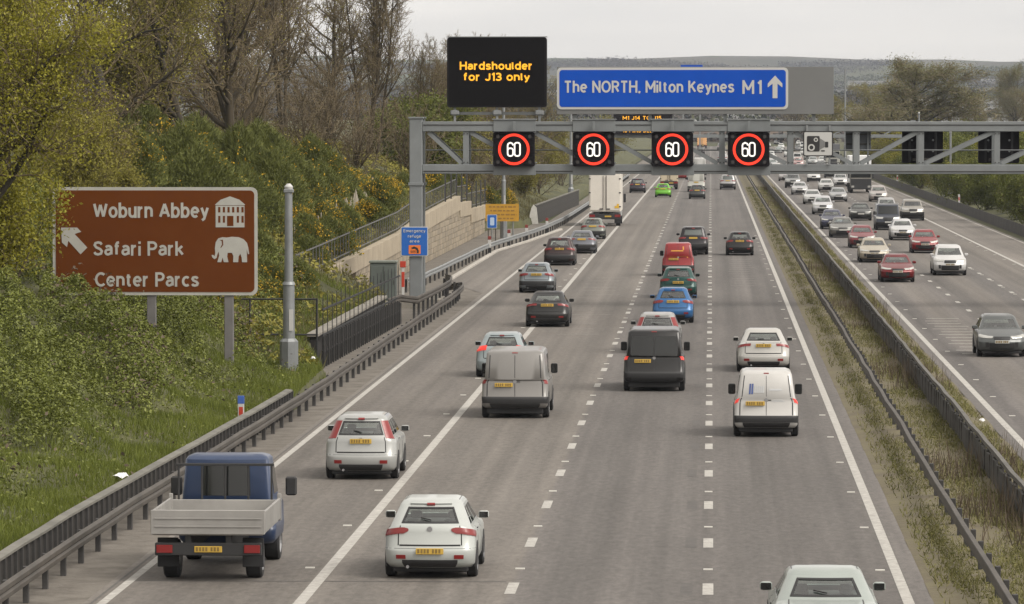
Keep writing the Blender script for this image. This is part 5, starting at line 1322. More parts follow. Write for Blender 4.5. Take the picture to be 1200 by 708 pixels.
# ---- southbound traffic
RED = (0.26, 0.018, 0.022)
Sb('saloon_car', 'dark grey car alone at the right edge on the southbound side', 'car', 'hatch', '', 10.5, 164.1, (0.13, 0.14, 0.14), 0.3)
Sb('saloon_car', 'dark red saloon nearest the reservation, leading the southbound queue', 'car', 'saloon', '', 9.78, 237.7, (0.20, 0.012, 0.016), 0.3)
Sb('off_road_car', 'white off-road car leading the second southbound lane', 'car', 'mpv', '', 13.05, 247.9, (0.68, 0.68, 0.68), 0.0)
Sb('hatchback_car', 'bright red hatchback right behind the white off-road car', 'car', 'hatch', '', 13.59, 288.2, RED, 0.1)
Sb('saloon_car', 'cream-coloured saloon behind the dark red saloon', 'car', 'saloon', '', 9.72, 269.6, (0.50, 0.45, 0.36), 0.2)
Sb('hatchback_car', 'dull red hatchback behind the cream saloon', 'car', 'hatch', '', 10.0, 299.4, (0.25, 0.05, 0.06), 0.2)
Sb('hatchback_car', 'white hatchback beside the dark pickup-nosed van', 'car', 'hatch', '', 13.44, 318.0, (0.64, 0.64, 0.65), 0.05)
Sb('saloon_car', 'silver saloon with one amber lamp behind the dull red hatchback', 'car', 'saloon', '', 9.44, 324.7, (0.22, 0.215, 0.20), 0.4, lod=1)
Sb('hatchback_car', 'dark blue car half hidden behind the silver saloon', 'car', 'hatch', '', 9.35, 349.3, (0.08, 0.085, 0.14), 0.3, lod=1)
Sb('panel_van', 'dark navy van with a pale bonnet behind the white hatchback', 'van', 'van', 'panel', 13.54, 346.7, (0.045, 0.052, 0.075), 0.2, lod=1)
Sb('estate_car', 'pale estate car just behind the navy van', 'car', 'mpv', '', 15.2, 392.0, (0.5, 0.5, 0.5), 0.2, lod=1)
Sb('saloon_car', 'black saloon in the second southbound lane beside the navy van', 'car', 'saloon', '', 12.5, 378.0, (0.035, 0.038, 0.034), 0.3, lod=1)
Sb('off_road_car', 'silver off-road pickup on the outer side of the navy van', 'car', 'suv', '', 16.83, 378.0, (0.42, 0.40, 0.36), 0.3, lod=1)
Sb('hatchback_car', 'pale silver hatchback in front of the container lorry', 'car', 'mpv', '', 17.05, 461.1, (0.48, 0.44, 0.42), 0.2, lod=1)
Sb('saloon_car', 'silver saloon with dark grille in the middle southbound lane', 'car', 'saloon', '', 12.96, 461.1, (0.42, 0.43, 0.44), 0.3, lod=1)
Sb('hatchback_car', 'white car with dark blue grille nearest the reservation behind the blue car', 'car', 'mpv', '', 9.91, 401.0, (0.60, 0.60, 0.62), 0.1, lod=1)
Sb('saloon_car', 'white saloon nearest the reservation, next behind the blue-grilled car', 'car', 'saloon', '', 10.05, 447.7, (0.58, 0.585, 0.58), 0.1, lod=1)
Sb('saloon_car', 'pale saloon by the reservation, second behind the blue-grilled car', 'car', 'saloon', '', 9.83, 501.2, (0.55, 0.55, 0.56), 0.2, lod=1)
Sb('hatchback_car', 'silver car with dark bumper by the reservation, third behind the blue-grilled car', 'car', 'suv', '', 9.94, 548.9, (0.33, 0.34, 0.34), 0.3, lod=1)
Sb('panel_van', 'white van in the middle southbound lane right below the gantry beam', 'van', 'small_van', 'panel', 13.6, 598.8, (0.66, 0.66, 0.65), 0.0, lod=1)
Sb('saloon_car', 'white saloon with black grille below the camera sign', 'car', 'saloon', '', 13.35, 524.0, (0.64, 0.64, 0.62), 0.0, lod=1)
Sb('hatchback_car', 'dark car under the beam to the left of the container lorry', 'car', 'hatch', '', 16.9, 640.0, (0.07, 0.07, 0.08), 0.2, lod=1)
Sb('hatchback_car', 'white hatchback squeezed beside the container lorry', 'car', 'mpv', '', 16.0, 560.0, (0.6, 0.6, 0.6), 0.1, lod=1)
Sb('hatchback_car', 'pale car by the reservation, last one visible below the beam', 'car', 'hatch', '', 9.96, 606.7, (0.40, 0.37, 0.37), 0.2, lod=1)
far_s = [(10.1, 700, WHITE, 'saloon'), (10.3, 760, SILVER, 'hatch'), (11.2, 815, WHITE, 'mpv'), (11.4, 880, SILVER, 'saloon'), (12.4, 940, WHITE, 'hatch'), (13.6, 690, (0.40, 0.30, 0.30), 'hatch'), (15.0, 775, (0.5, 0.28, 0.27), 'mpv'), (16.2, 850, WHITE, 'small_van'), (16.4, 960, WHITE, 'mpv'), (13.4, 1020, DGREY, 'saloon'), (15.8, 1060, SILVER, 'hatch'), (16.8, 1100, SILVER, 'saloon'), (18.2, 809, SILVER, 'hatch'), (17.6, 725, DGREY, 'hatch'), (20.1, 815, WHITE, 'saloon'), (19.4, 900, SILVER, 'hatch'), (20.6, 1000, WHITE, 'mpv'), (18.6, 1200, WHITE, 'hatch'), (21.5, 1130, DGREY, 'hatch'), (22.8, 1290, SILVER, 'saloon'), (24.6, 1210, WHITE, 'small_van'), (15.9, 1270, SILVER, 'hatch'), (26.0, 1340, WHITE, 'hatch'), (20.0, 1380, DGREY, 'saloon'), (12.0, 1180, WHITE, 'hatch'), (13.0, 1330, SILVER, 'mpv')]
order = sorted(far_s, key=lambda a: a[1])
cn = {WHITE: 'white', SILVER: 'silver', DGREY: 'dark grey'}
lane = lambda x: 'lane nearest the reservation' if x < 12.5 else 'second lane' if x < 15.5 else 'third lane' if x < 18.5 else 'outermost lane'
cnt = {}
ORD = ['nearest', 'second nearest', 'third nearest', 'fourth nearest', 'fifth nearest', 'sixth nearest', 'seventh nearest', 'eighth nearest', 'ninth nearest', 'tenth nearest']
for (x, d, c, sty) in order:
    nm = cn.get(c, 'pinkish'); kind = 'van' if sty == 'small_van' else 'car'
    key = (nm, kind, lane(x)); i = cnt.get(key, 0); cnt[key] = i + 1
    Sb('panel_van' if kind == 'van' else 'saloon_car' if sty == 'saloon' else 'hatchback_car', 'distant southbound %s %s between the gantry beams, %s, %s such' % (nm, kind, lane(x), ORD[i]), kind, sty, 'panel' if kind == 'van' else '', x, d, c, 0.2, 2)
# vehicles on the crossing road
ORDX = ['first', 'second', 'third', 'fourth', 'fifth', 'sixth', 'seventh', 'eighth', 'ninth', 'tenth', 'eleventh', 'twelfth', 'thirteenth', 'fourteenth', 'fifteenth', 'last']
for i in range(16):
    x = -12 + i * 3.55 + random.uniform(-0.7, 0.7); c = random.choice([WHITE, WHITE, SILVER, WHITE, GREY]); sty = random.choice(['hatch', 'mpv', 'small_van'])
    o = vehicle('hatchback_car' if sty != 'small_van' else 'panel_van', 'tiny %s vehicle on the far crossing road, %s from its left end' % ('pale' if c != GREY else 'grey', ORDX[i]), 'car' if sty != 'small_van' else 'van', sty, 'panel' if sty == 'small_van' else '', x, 1498.0 + random.uniform(-1, 1), c, 0.1, False, 'vehicles on the crossing road', 2, z=6.0, heading=math.pi)

# ---- dropside tipper
tp = empty('tipper_truck', (-9.36, 83.8, 0))
navy = mat('tipper_blue', (0.018, 0.034, 0.08), 0.45, 0.0, coat=0.3, var=0.08)
ali = mat('dropside_aluminium', (0.27, 0.262, 0.25), 0.5, 0.3, var=0.12, scale=1.5)
cabp = dict(L=2.3, hw=0.95, H=2.15, sill=0.42, bt=0.72, tail=1.25, belt=1.28, nose=1.02, rb=0.05, rt=0.10, cowl=0.55, rf=1.05, tum=0.14)
CS = Shell(cabp); cabm = CS.body('cab')
cy = 4.3
cab = instance(tp, 'cab', cabm, navy, tp); cab.location = (0, cy, 0)
mb = MB(); CS.patch(mb, -K1 * 0.62, K1 * 0.62, 7.1, 7.85, nv=5); link('rear_window', mb.mesh('rear_window', glass, True), cab)
mb = MB(); CS.patch(mb, K4 - 0.5, K5 - 0.001, 7.08, 7.93); CS.patch(mb, -(K5 - 0.001), -(K4 - 0.5), 7.08, 7.93); link('windscreen', mb.mesh('windscreen', glass, True), cab)
for sg in (1, -1):
    mb = MB(); CS.patch(mb, sg * (K2 + 4), sg * K3, 7.1, 7.85); link('side_window', mb.mesh('side_window', glass, True), cab)
    MB().cbox(sg * 1.13 - 0.11, sg * 1.13 + 0.11, cy + 0.25, cy + 0.37, 1.25, 1.62, 0.03).build('wing_mirror', trim, tp)
bed = MB().cbox(-1.03, 1.03, 0.0, 2.95, 0.88, 0.96, 0.01).build('bed_floor', mat('bed_plate', (0.34, 0.33, 0.31), 0.6, 0.3, var=0.2, scale=1.5), tp)
for sg in (1, -1):
    for k in range(2): MB().cbox(sg * 1.05 - 0.025, sg * 1.05 + 0.025, 0.03 + k * 1.46, 1.46 + k * 1.46, 0.94, 1.34, 0.012).build('dropside', ali, tp)
    MB().cbox(sg * 1.05 - 0.04, sg * 1.05 + 0.04, 2.94, 3.0, 0.9, 1.42, 0.01).build('corner_post', ali, tp)
MB().cbox(-1.07, 1.07, -0.06, -0.005, 0.90, 1.36, 0.012).build('tailboard', ali, tp)
for z in (1.05, 1.2): MB().cbox(-1.0, 1.0, -0.075, -0.062, z - 0.015, z + 0.015, 0.004).build('tailboard_rib', ali, tp)
MB().cbox(-1.03, 1.03, 2.96, 3.02, 0.965, 1.30, 0.012).build('headboard', ali, tp)
for k in range(5): MB().cbox(-0.9 + k * 0.45 - 0.02, -0.9 + k * 0.45 + 0.02, 2.975, 3.01, 1.301, 1.95, 0.006).build('ladder_bar', trim, tp)
MB().cbox(-0.95, 0.95, 2.97, 3.015, 1.951, 2.0, 0.006).build('ladder_rail', trim, tp)
for sg in (1, -1): MB().cbox(sg * 0.38 - 0.06, sg * 0.38 + 0.06, 0.05, 5.2, 0.55, 0.875, 0.01).build('chassis_rail', trim, tp)
MB().cbox(-1.0, 1.0, 0.02, 0.12, 0.50, 0.74, 0.015).build('rear_bar', trim, tp)
for sg in (1, -1):
    MB().cbox(sg * 0.82 - 0.15, sg * 0.82 + 0.15, -0.01, 0.018, 0.55, 0.70, 0.008).build('tail_light', tail_red, tp)
    for y in (1.0, 4.5):
        w_, r_ = wheels_for(0.36, 0.30); wo = link('wheel', w_, tp, (sg * 0.78, y, 0.36)); link('rim', r_, wo)
    MB().cbox(sg * 0.8 - 0.2, sg * 0.8 + 0.2, 0.42, 0.45, 0.25, 0.8, 0.01).build('mud_flap', rubber, tp)
pl_ = link('number_plate', PLATE_Y, tp, (0.0, 0.0, 0.62)); tag(link('plate_marks', MARKS, pl_), kind='stuff')
tag(tp, 'blue-cabbed tipper truck with an empty pale dropside bed at the left', 'truck', NG)

# ---- lorries
def lorry(name, label, x, d, boxcol, cabcol, w=1.25, h=4.05, L=10.5, south=False, lod=0, boxz=1.15, group=NG, dark_front=False):
    r = empty(name, (x, d - 0.4, 0), math.pi if south else 0)
    y0, y1 = (0, L - 2.4) if not south else (-L + 2.4, 0)
    bm = mat('lorry_box_%s' % label[:18], boxcol, 0.5, var=0.06, scale=0.7)
    cmt = paint(cabcol, 0.05)
    # local frame: rear at y=0, front at y=L
    off = 0 if not south else -L
    def O(y): return y + off
    box = MB().cbox(-w, w, O(0.05), O(L - 2.5), boxz, h, 0.03).build('box_body', bm, r)
    for sg in (1, -1):
        dr = MB().cbox(sg * w / 2 - w * 0.43, sg * w / 2 + w * 0.43, O(-0.0), O(0.048), boxz + 0.12, h - 0.12, 0.012).build('rear_door', bm, r)
        MB().tube((sg * 0.12, O(-0.03), boxz + 0.15), (sg * 0.12, O(-0.03), h - 0.15), 0.022).build('lock_bar', steel_dull, dr)
        MB().cbox(sg * 0.28 - 0.14, sg * 0.28 + 0.14, O(-0.05), O(-0.003), boxz + 0.18, boxz + 0.26, 0.01).build('latch', steel_dark, dr)
        for z in (boxz + 0.4, (boxz + h) / 2, h - 0.4): MB().cbox(sg * (w - 0.06) - 0.08, sg * (w - 0.06) + 0.08, O(-0.02), O(-0.002), z - 0.05, z + 0.05, 0.006).build('hinge', steel_dark, dr)
        MB().cbox(sg * (w - 0.25) - 0.22, sg * (w - 0.25) + 0.22, O(0.0), O(0.05), 0.72, 0.92, 0.01).build('tail_light', tail_red, r)
        MB().cbox(sg * 0.4 - 0.07, sg * 0.4 + 0.07, O(0.2), O(L - 0.5), 0.62, boxz - 0.005, 0.01).build('chassis_rail', trim, r)
        ww, rr = wheels_for(0.48, 0.34)
        for y in ((1.6, 2.9, L - 1.3) if L > 9 else (1.5, L - 1.2)):
            wo = link('wheel', ww, r, (sg * (w - 0.22), O(y), 0.48)); link('rim', rr, wo)
        MB().cbox(sg * (w - 0.25) - 0.25, sg * (w - 0.25) + 0.25, O(0.5), O(0.53), 0.25, 1.0, 0.01).build('mud_flap', rubber, r)
    MB().cbox(-w + 0.02, w - 0.02, O(0.03), O(0.12), 0.55, 0.98, 0.015).build('rear_bar', trim, r)
    pl_ = link('number_plate', PLATE_Y, r, (0.25, O(0.0), 0.78))
    c = MB().cbox(-w + 0.06, w - 0.06, O(L - 2.35), O(L), 0.55, min(h - 0.5, 3.0), 0.12).build('cab', cmt, r)
    zt = min(h - 0.5, 3.0)
    MB().cbox(-w + 0.14, w - 0.14, O(L + 0.002), O(L + 0.03), 1.75, zt - 0.25, 0.02).build('windscreen', glass, c)
    MB().cbox(-w + 0.07, w - 0.07, O(L + 0.002), O(L + 0.07), 0.42, 0.95 if not dark_front else 1.62, 0.03).build('front_bumper', trim, c)
    MB().cbox(-0.7, 0.7, O(L + 0.075), O(L + 0.09), 1.05, 1.5, 0.01).build('grille', trim, c)
    for sg in (1, -1):
        MB().cbox(sg * 0.92 - 0.16, sg * 0.92 + 0.16, O(L + 0.071), O(L + 0.1), 0.62, 0.85, 0.02).build('headlight', lamp_clear, c)
        MB().cbox(sg * (w + 0.12) - 0.1, sg * (w + 0.12) + 0.1, O(L - 0.15), O(L), 1.7, 2.4, 0.03).build('wing_mirror', trim, c)
        MB().cbox(sg * (w - 0.06) - 0.012, sg * (w - 0.06) + 0.012, O(L - 1.3), O(L - 0.3), 1.7, 2.5, 0.005).build('side_window', glass, c)
    if not south and L > 9:
        MB().prism([(0.78, boxz + 0.28), (1.12, boxz + 0.28), (1.12, boxz + 0.62), (0.95, boxz + 0.62), (0.95, boxz + 0.45), (0.78, boxz + 0.45)], O(-0.022), O(-0.003)).build('yellow_markings', mat('hazard_yellow', (0.6, 0.36, 0.02), 0.6), r)
    return tag(r, label, 'lorry', group)
lorry('box_lorry', 'tall white box lorry with closed rear doors in the hard shoulder', -8.36, 357.4, (0.56, 0.53, 0.48), (0.5, 0.5, 0.5), 1.25, 4.15)
lorry('box_lorry', 'beige box van beside the lime green hatchback', -4.95, 536.2, (0.42, 0.36, 0.26), (0.5, 0.48, 0.42), 1.05, 2.75, 6.5, boxz=0.9)
lorry('box_lorry', 'distant orange lorry in the middle lane between two speed signals', -2.4, 1213, (0.62, 0.34, 0.14), (0.5, 0.25, 0.1), 1.3, 2.9, 8.0, boxz=0.9)
lorry('box_lorry', 'distant white lorry in the hard shoulder seen left of the third speed signal', -8.9, 809, (0.64, 0.64, 0.63), (0.6, 0.6, 0.6), 1.25, 4.0, 10.5)
lorry('container_lorry', 'southbound lorry with black bumper and white container under the beam', 16.92, 512.3, (0.60, 0.61, 0.62), (0.36, 0.34, 0.30), 1.25, 4.2, 11.0, south=True, group=SG, dark_front=True)
lorry('container_lorry', 'dark distant lorry behind the camera sign on the southbound side', 20.4, 760.0, (0.08, 0.08, 0.09), (0.5, 0.5, 0.46), 1.25, 4.0, 11.0, south=True, group=SG)

# ------------------------------------------------------------------ vegetation
def unit(v): return v / (np.linalg.norm(v) + 1e-9)
def grow_tree(seed, spec):
    """returns segments (p, q, r0, r1, level) of a branching tree rooted at the origin"""
    r = np.random.default_rng(seed); S = []; tips = []
    nseg, nch, ang, lenr, wob, trop = spec['nseg'], spec['nch'], spec['ang'], spec['lenr'], spec['wob'], spec['trop']
    ML = len(nseg) - 1; minr = spec.get('minr', 0.010)
    def rec(p, d, L, r0, lv):
        n = nseg[lv]; step = L / n; rad = r0
        for i in range(n):
            d = unit(d + r.normal(0, wob[lv], 3) + np.array([0, 0, trop[lv]]))
            q = p + d * step; r1 = max(minr, r0 * (1 - 0.78 * (i + 1) / n))
            S.append((p, q, rad, r1, lv)); p = q; rad = r1
            t = (i + 1) / n
            if lv < ML and t > spec['start'][lv]:
                k = nch[lv]; k = int(k) + (1 if r.random() < k - int(k) else 0)
                for _ in range(k):
                    ax = unit(np.cross(d, r.normal(0, 1, 3))); a = R(ang[lv] * r.uniform(0.7, 1.3))
                    cd = d * math.cos(a) + ax * math.sin(a)
                    rec(p, unit(cd), L * lenr[lv] * r.uniform(0.7, 1.2) * (1.15 - 0.55 * t), max(minr, rad * 0.62), lv + 1)
        if lv == ML: tips.append(p)
    for s in range(spec.get('stems', 1)):
        d0 = unit(np.array([r.normal(0, spec.get('lean', 0.05)), r.normal(0, spec.get('lean', 0.05)), 1.0]))
        rec(np.array([r.normal(0, 0.25) * (spec.get('stems', 1) > 1), r.normal(0, 0.25) * (spec.get('stems', 1) > 1), -0.4]), d0, spec['H'] * r.uniform(0.85, 1.0), spec['r'], 0)
    return S, np.array(tips)

def tubes(segs, n=3):
    P = np.array([s[0] for s in segs]); Q = np.array([s[1] for s in segs]); r0 = np.array([s[2] for s in segs]); r1 = np.array([s[3] for s in segs])
    d = Q - P; d /= (np.linalg.norm(d, axis=1, keepdims=True) + 1e-9)
    ref = np.where(np.abs(d[:, 2:3]) < 0.9, np.array([[0, 0, 1.0]]), np.array([[1.0, 0, 0]]))
    a = np.cross(d, ref); a /= np.linalg.norm(a, axis=1, keepdims=True); b = np.cross(d, a)
    m = len(P); V = np.zeros((m, 2 * n, 3)); Q4 = np.zeros((m, n, 4), dtype=np.int64); base_ = (np.arange(m) * 2 * n)[:, None]
    for i in range(n):
        c, s = math.cos(2 * math.pi * i / n), math.sin(2 * math.pi * i / n)
        V[:, i] = P + (a * c + b * s) * r0[:, None]; V[:, n + i] = Q + (a * c + b * s) * r1[:, None]
    for i in range(n):
        Q4[:, i] = base_ + np.array([i, (i + 1) % n, n + (i + 1) % n, n + i])
    return V.reshape(-1, 3), Q4.reshape(-1, 4)

def leaf_quads(C, size, r, flat=0.0, aspect=1.0):
    """loose leaf faces (one quad each) at points C"""
    m = len(C); nrm = r.normal(0, 1, (m, 3)); nrm[:, 2] = np.abs(nrm[:, 2]) + flat; nrm /= np.linalg.norm(nrm, axis=1, keepdims=True)
    t = np.cross(nrm, r.normal(0, 1, (m, 3))); t /= np.linalg.norm(t, axis=1, keepdims=True); b = np.cross(nrm, t)
    s = size * r.uniform(0.6, 1.35, (m, 1))
    V = np.stack([C - t * s, C - b * s * 0.55 * aspect, C + t * s, C + b * s * 0.55 * aspect], axis=1).reshape(-1, 3)
    Q = (np.arange(m) * 4)[:, None] + np.arange(4)
    return V, Q

bark = mat('bark_brown', (0.038, 0.029, 0.017), 0.95, color2=(0.06, 0.047, 0.028), scale=2.5)
bark_d = mat('bark_dark', (0.03, 0.025, 0.018), 0.95, color2=(0.052, 0.044, 0.03), scale=2.5)
twig_m = leaf_mat('twig_brown', [(0.085, 0.066, 0.038), (0.13, 0.102, 0.06), (0.175, 0.14, 0.085)], 0.9, 0.0)
lf_yg = leaf_mat('leaf_yellow_green', [(0.13, 0.125, 0.014), (0.24, 0.225, 0.024), (0.33, 0.30, 0.04)], 0.6, 0.3)
lf_olive = leaf_mat('leaf_olive', [(0.12, 0.11, 0.02), (0.20, 0.182, 0.034), (0.28, 0.25, 0.06)], 0.7, 0.25)
lf_pale = leaf_mat('leaf_pale_olive', [(0.10, 0.10, 0.042), (0.16, 0.155, 0.068), (0.23, 0.215, 0.105)], 0.7, 0.3)
lf_green = leaf_mat('leaf_green', [(0.065, 0.076, 0.013), (0.12, 0.135, 0.025), (0.19, 0.20, 0.045)], 0.6, 0.25)
lf_bramble = leaf_mat('leaf_bramble', [(0.045, 0.054, 0.010), (0.115, 0.132, 0.026), (0.19, 0.21, 0.046), (0.28, 0.285, 0.09)], 0.5, 0.2, bscale=0.5)
lf_broom = leaf_mat('leaf_broom', [(0.07, 0.08, 0.02), (0.125, 0.138, 0.034), (0.20, 0.21, 0.06)], 0.7, 0.2)
lf_gold = leaf_mat('blossom_yellow', [(0.32, 0.20, 0.015), (0.48, 0.31, 0.02), (0.55, 0.38, 0.04)], 0.6, 0.2)
lf_brown = leaf_mat('leaf_dead_brown', [(0.06, 0.045, 0.03), (0.10, 0.078, 0.055), (0.15, 0.12, 0.085)], 0.85, 0.1)
lf_grass = leaf_mat('grass_blades', [(0.075, 0.092, 0.014), (0.13, 0.155, 0.028), (0.21, 0.225, 0.055)], 0.7, 0.3, bscale=0.35)
lf_straw = leaf_mat('straw_weeds', [(0.075, 0.065, 0.03), (0.12, 0.11, 0.05), (0.19, 0.17, 0.085)], 0.8, 0.2, bscale=0.4)
lf_weed = leaf_mat('median_weeds', [(0.062, 0.064, 0.022), (0.125, 0.122, 0.04), (0.19, 0.175, 0.075), (0.26, 0.225, 0.135)], 0.8, 0.2, bscale=0.6)

SPECS = dict(
    broad=dict(H=10.5, r=0.27, nseg=[8, 6, 5, 3], nch=[2.6, 2.3, 2.3], ang=[52, 46, 42], lenr=[0.50, 0.50, 0.52], wob=[0.07, 0.15, 0.22, 0.25], trop=[0.06, 0.10, 0.08, 0.06], start=[0.22, 0.2, 0.15], minr=0.011),
    tall=dict(H=14.0, r=0.115, stems=6, lean=0.2, nseg=[9, 5, 4, 3], nch=[1.9, 2.0, 2.0], ang=[34, 36, 38], lenr=[0.30, 0.48, 0.5], wob=[0.035, 0.11, 0.18, 0.22], trop=[0.05, 0.16, 0.12, 0.08], start=[0.3, 0.15, 0.1], minr=0.012),
    round=dict(H=12.5, r=0.30, nseg=[8, 6, 5, 3], nch=[3.2, 2.4, 2.5], ang=[48, 42, 40], lenr=[0.52, 0.5, 0.5], wob=[0.05, 0.12, 0.18, 0.22], trop=[0.04, 0.06, 0.03, 0.02], start=[0.18, 0.2, 0.12], minr=0.020),
    shrub=dict(H=4.4, r=0.05, stems=9, lean=0.35, nseg=[5, 4, 3], nch=[2.2, 2.2], ang=[36, 42], lenr=[0.42, 0.5], wob=[0.10, 0.18, 0.25], trop=[0.06, 0.06, 0.05], start=[0.15, 0.1], minr=0.010),
)
twig_p = leaf_mat('twig_pale', [(0.12, 0.098, 0.06), (0.18, 0.15, 0.095), (0.24, 0.205, 0.135)], 0.9, 0.0)
def build_variant(kind, seed, leafm=None, nleaf=0, lsize=0.08, barkm=bark, jitter=0.18):
    segs, tips = grow_tree(seed, SPECS[kind]); r = np.random.default_rng(seed + 99)
    big = [s for s in segs if s[4] <= (1 if kind != 'shrub' else 0)]; small = [s for s in segs if s[4] > (1 if kind != 'shrub' else 0)]
    V, Q = tubes(big, 6); tm = mesh_np('trunk', V, Q, None, [barkm], True)
    V, Q = tubes(small, 3); mats = [twig_p if kind == 'round' else twig_m]; idx = np.zeros(len(Q), int)
    if leafm is not None and nleaf:
        pts = np.array([s[0] + (s[1] - s[0]) * r.random() for s in small if s[4] >= len(SPECS[kind]['nseg']) - 1])
        C = pts[r.integers(0, len(pts), nleaf)] + r.normal(0, jitter, (nleaf, 3))
        LV, LQ = leaf_quads(C, lsize, r); Q = np.vstack([Q, LQ + len(V)]); V = np.vstack([V, LV]); idx = np.concatenate([idx, np.ones(nleaf, int)]); mats.append(leafm)
    cm = mesh_np('crown', V, Q, None, mats, False, idx)
    return tm, cm
VAR = {
    'bare_broad_a': build_variant('broad', 11, lf_olive, 2500, 0.05), 'bare_broad_b': build_variant('broad', 23, lf_olive, 4500, 0.06, bark_d),
    'bare_tall_a': build_variant('tall', 31), 'bare_tall_b': build_variant('tall', 47, lf_olive, 1500, 0.05),
    'leafing': build_variant('broad', 58, lf_yg, 60000, 0.052, bark_d, 0.28), 'leafing_b': build_variant('broad', 61, lf_olive, 26000, 0.055, bark_d, 0.28),
    'round_olive': build_variant('round', 72, lf_pale, 30000, 0.065, bark, 0.34),
    'shrub_bare': build_variant('shrub', 83, lf_brown, 1200, 0.05), 'shrub_green': build_variant('shrub', 91, lf_green, 22000, 0.085, bark, 0.3), 'shrub_olive': build_variant('shrub', 97, lf_olive, 14000, 0.07, bark, 0.28),
    'shrub_lime': build_variant('shrub', 99, lf_yg, 16000, 0.075, bark, 0.3),
}
def plant(name, var, label, cat, X, Y, s, group, z=None, rz=None, sz=None):
    z = z if z is not None else (bank_z(X, Y) if X < 0 else min(4.5, rbank_z(X, Y)))
    o = empty(name, (X, Y, z), random.uniform(0, 6.28) if rz is None else rz); o.scale = (s, s, (sz or s))
    tm, cm = VAR[var]
    link('trunk', tm, o); link('crown', cm, o)
    return tag(o, label, cat, group)

G1 = 'trees on the left bank'
plant('leafing_tree', 'leafing', 'yellow-green leafing tree at the left edge, its twigs crossing the brown sign', 'tree', -21.3, 130.0, 0.92, G1, rz=1.0)
plant('leafing_tree', 'shrub_lime', 'small yellow-green sapling overlapping the top corner of the brown sign', 'tree', -21.5, 136.0, 0.78, G1, rz=2.0)
plant('bare_tree', 'bare_tall_b', 'slim bare tree just left of the message board', 'tree', -22.6, 352.0, 0.72, G1, rz=1.9)
plant('bare_tree', 'bare_tall_a', 'bare tree half hidden by the left edge of the message board', 'tree', -21.6, 376.0, 0.66, G1, rz=0.3)
plant('leafing_tree', 'leafing', 'yellow-green leafing tree in the top left corner behind the edge tree', 'tree', -24.6, 150.0, 1.05, G1, rz=3.0)
plant('bare_tree', 'bare_broad_b', 'spreading dark bare tree right above the left half of the brown sign', 'tree', -27.2, 205.0, 1.15, G1, rz=0.4)
plant('bare_tree', 'leafing_b', 'bare tree with a haze of olive buds above the brown sign', 'tree', -24.6, 214.0, 1.12, G1, rz=2.0)
plant('bare_tree', 'bare_broad_a', 'bare tree with fine twigs above the right end of the brown sign', 'tree', -26.3, 246.0, 1.2, G1, rz=5.0)
plant('bare_tree', 'leafing_b', 'tree with thin olive leaves standing above the broom bushes', 'tree', -30.5, 232.0, 1.25, G1, rz=4.1)
plant('bare_tree', 'bare_tall_a', 'tall bare tree of several dark stems behind the broom', 'tree', -27.6, 292.0, 1.05, G1, rz=0.9)
plant('bare_tree', 'bare_tall_b', 'tall slender bare tree with fanning stems against the sky', 'tree', -23.8, 312.0, 1.0, G1, rz=2.5)
plant('bare_tree', 'bare_broad_a', 'dense bare tree in the gap behind the fanning tall trees', 'tree', -29.5, 350.0, 1.35, G1, rz=0.2)
plant('bare_tree', 'bare_broad_b', 'dark bare tree deep in the wood behind the broom bushes', 'tree', -33.0, 300.0, 1.4, G1, rz=3.3)
plant('bare_tree', 'bare_tall_a', 'bare multi-stemmed tree at the back of the wood, left of the fanning trees', 'tree', -35.0, 330.0, 1.15, G1, rz=4.4)
plant('bare_tree', 'bare_broad_a', 'far bare tree behind the left half of the message board', 'tree', -25.5, 440.0, 1.05, G1, rz=1.5)
plant('bare_tree', 'bare_tall_b', 'far twiggy tree behind the right half of the message board', 'tree', -24.0, 480.0, 0.85, G1, rz=0.5)
plant('bare_tree', 'bare_broad_b', 'small bare tree between the message board and the blue sign', 'tree', -20.3, 520.0, 0.95, G1, rz=2.9)
plant('bare_tree', 'bare_broad_a', 'bare tree low behind the message board posts', 'tree', -19.5, 400.0, 0.75, G1, rz=2.2)
plant('bare_tree', 'bare_broad_b', 'bare tree showing between the first two speed signals', 'tree', -18.8, 450.0, 0.8, G1, rz=0.7)
plant('bare_tree', 'bare_tall_a', 'bare tree at the far left back of the wood', 'tree', -41.0, 262.0, 1.2, G1, rz=0.7)
plant('bare_tree', 'bare_broad_b', 'bare tree filling the back of the wood above the yellow-green tree', 'tree', -38.0, 225.0, 1.4, G1, rz=5.5)
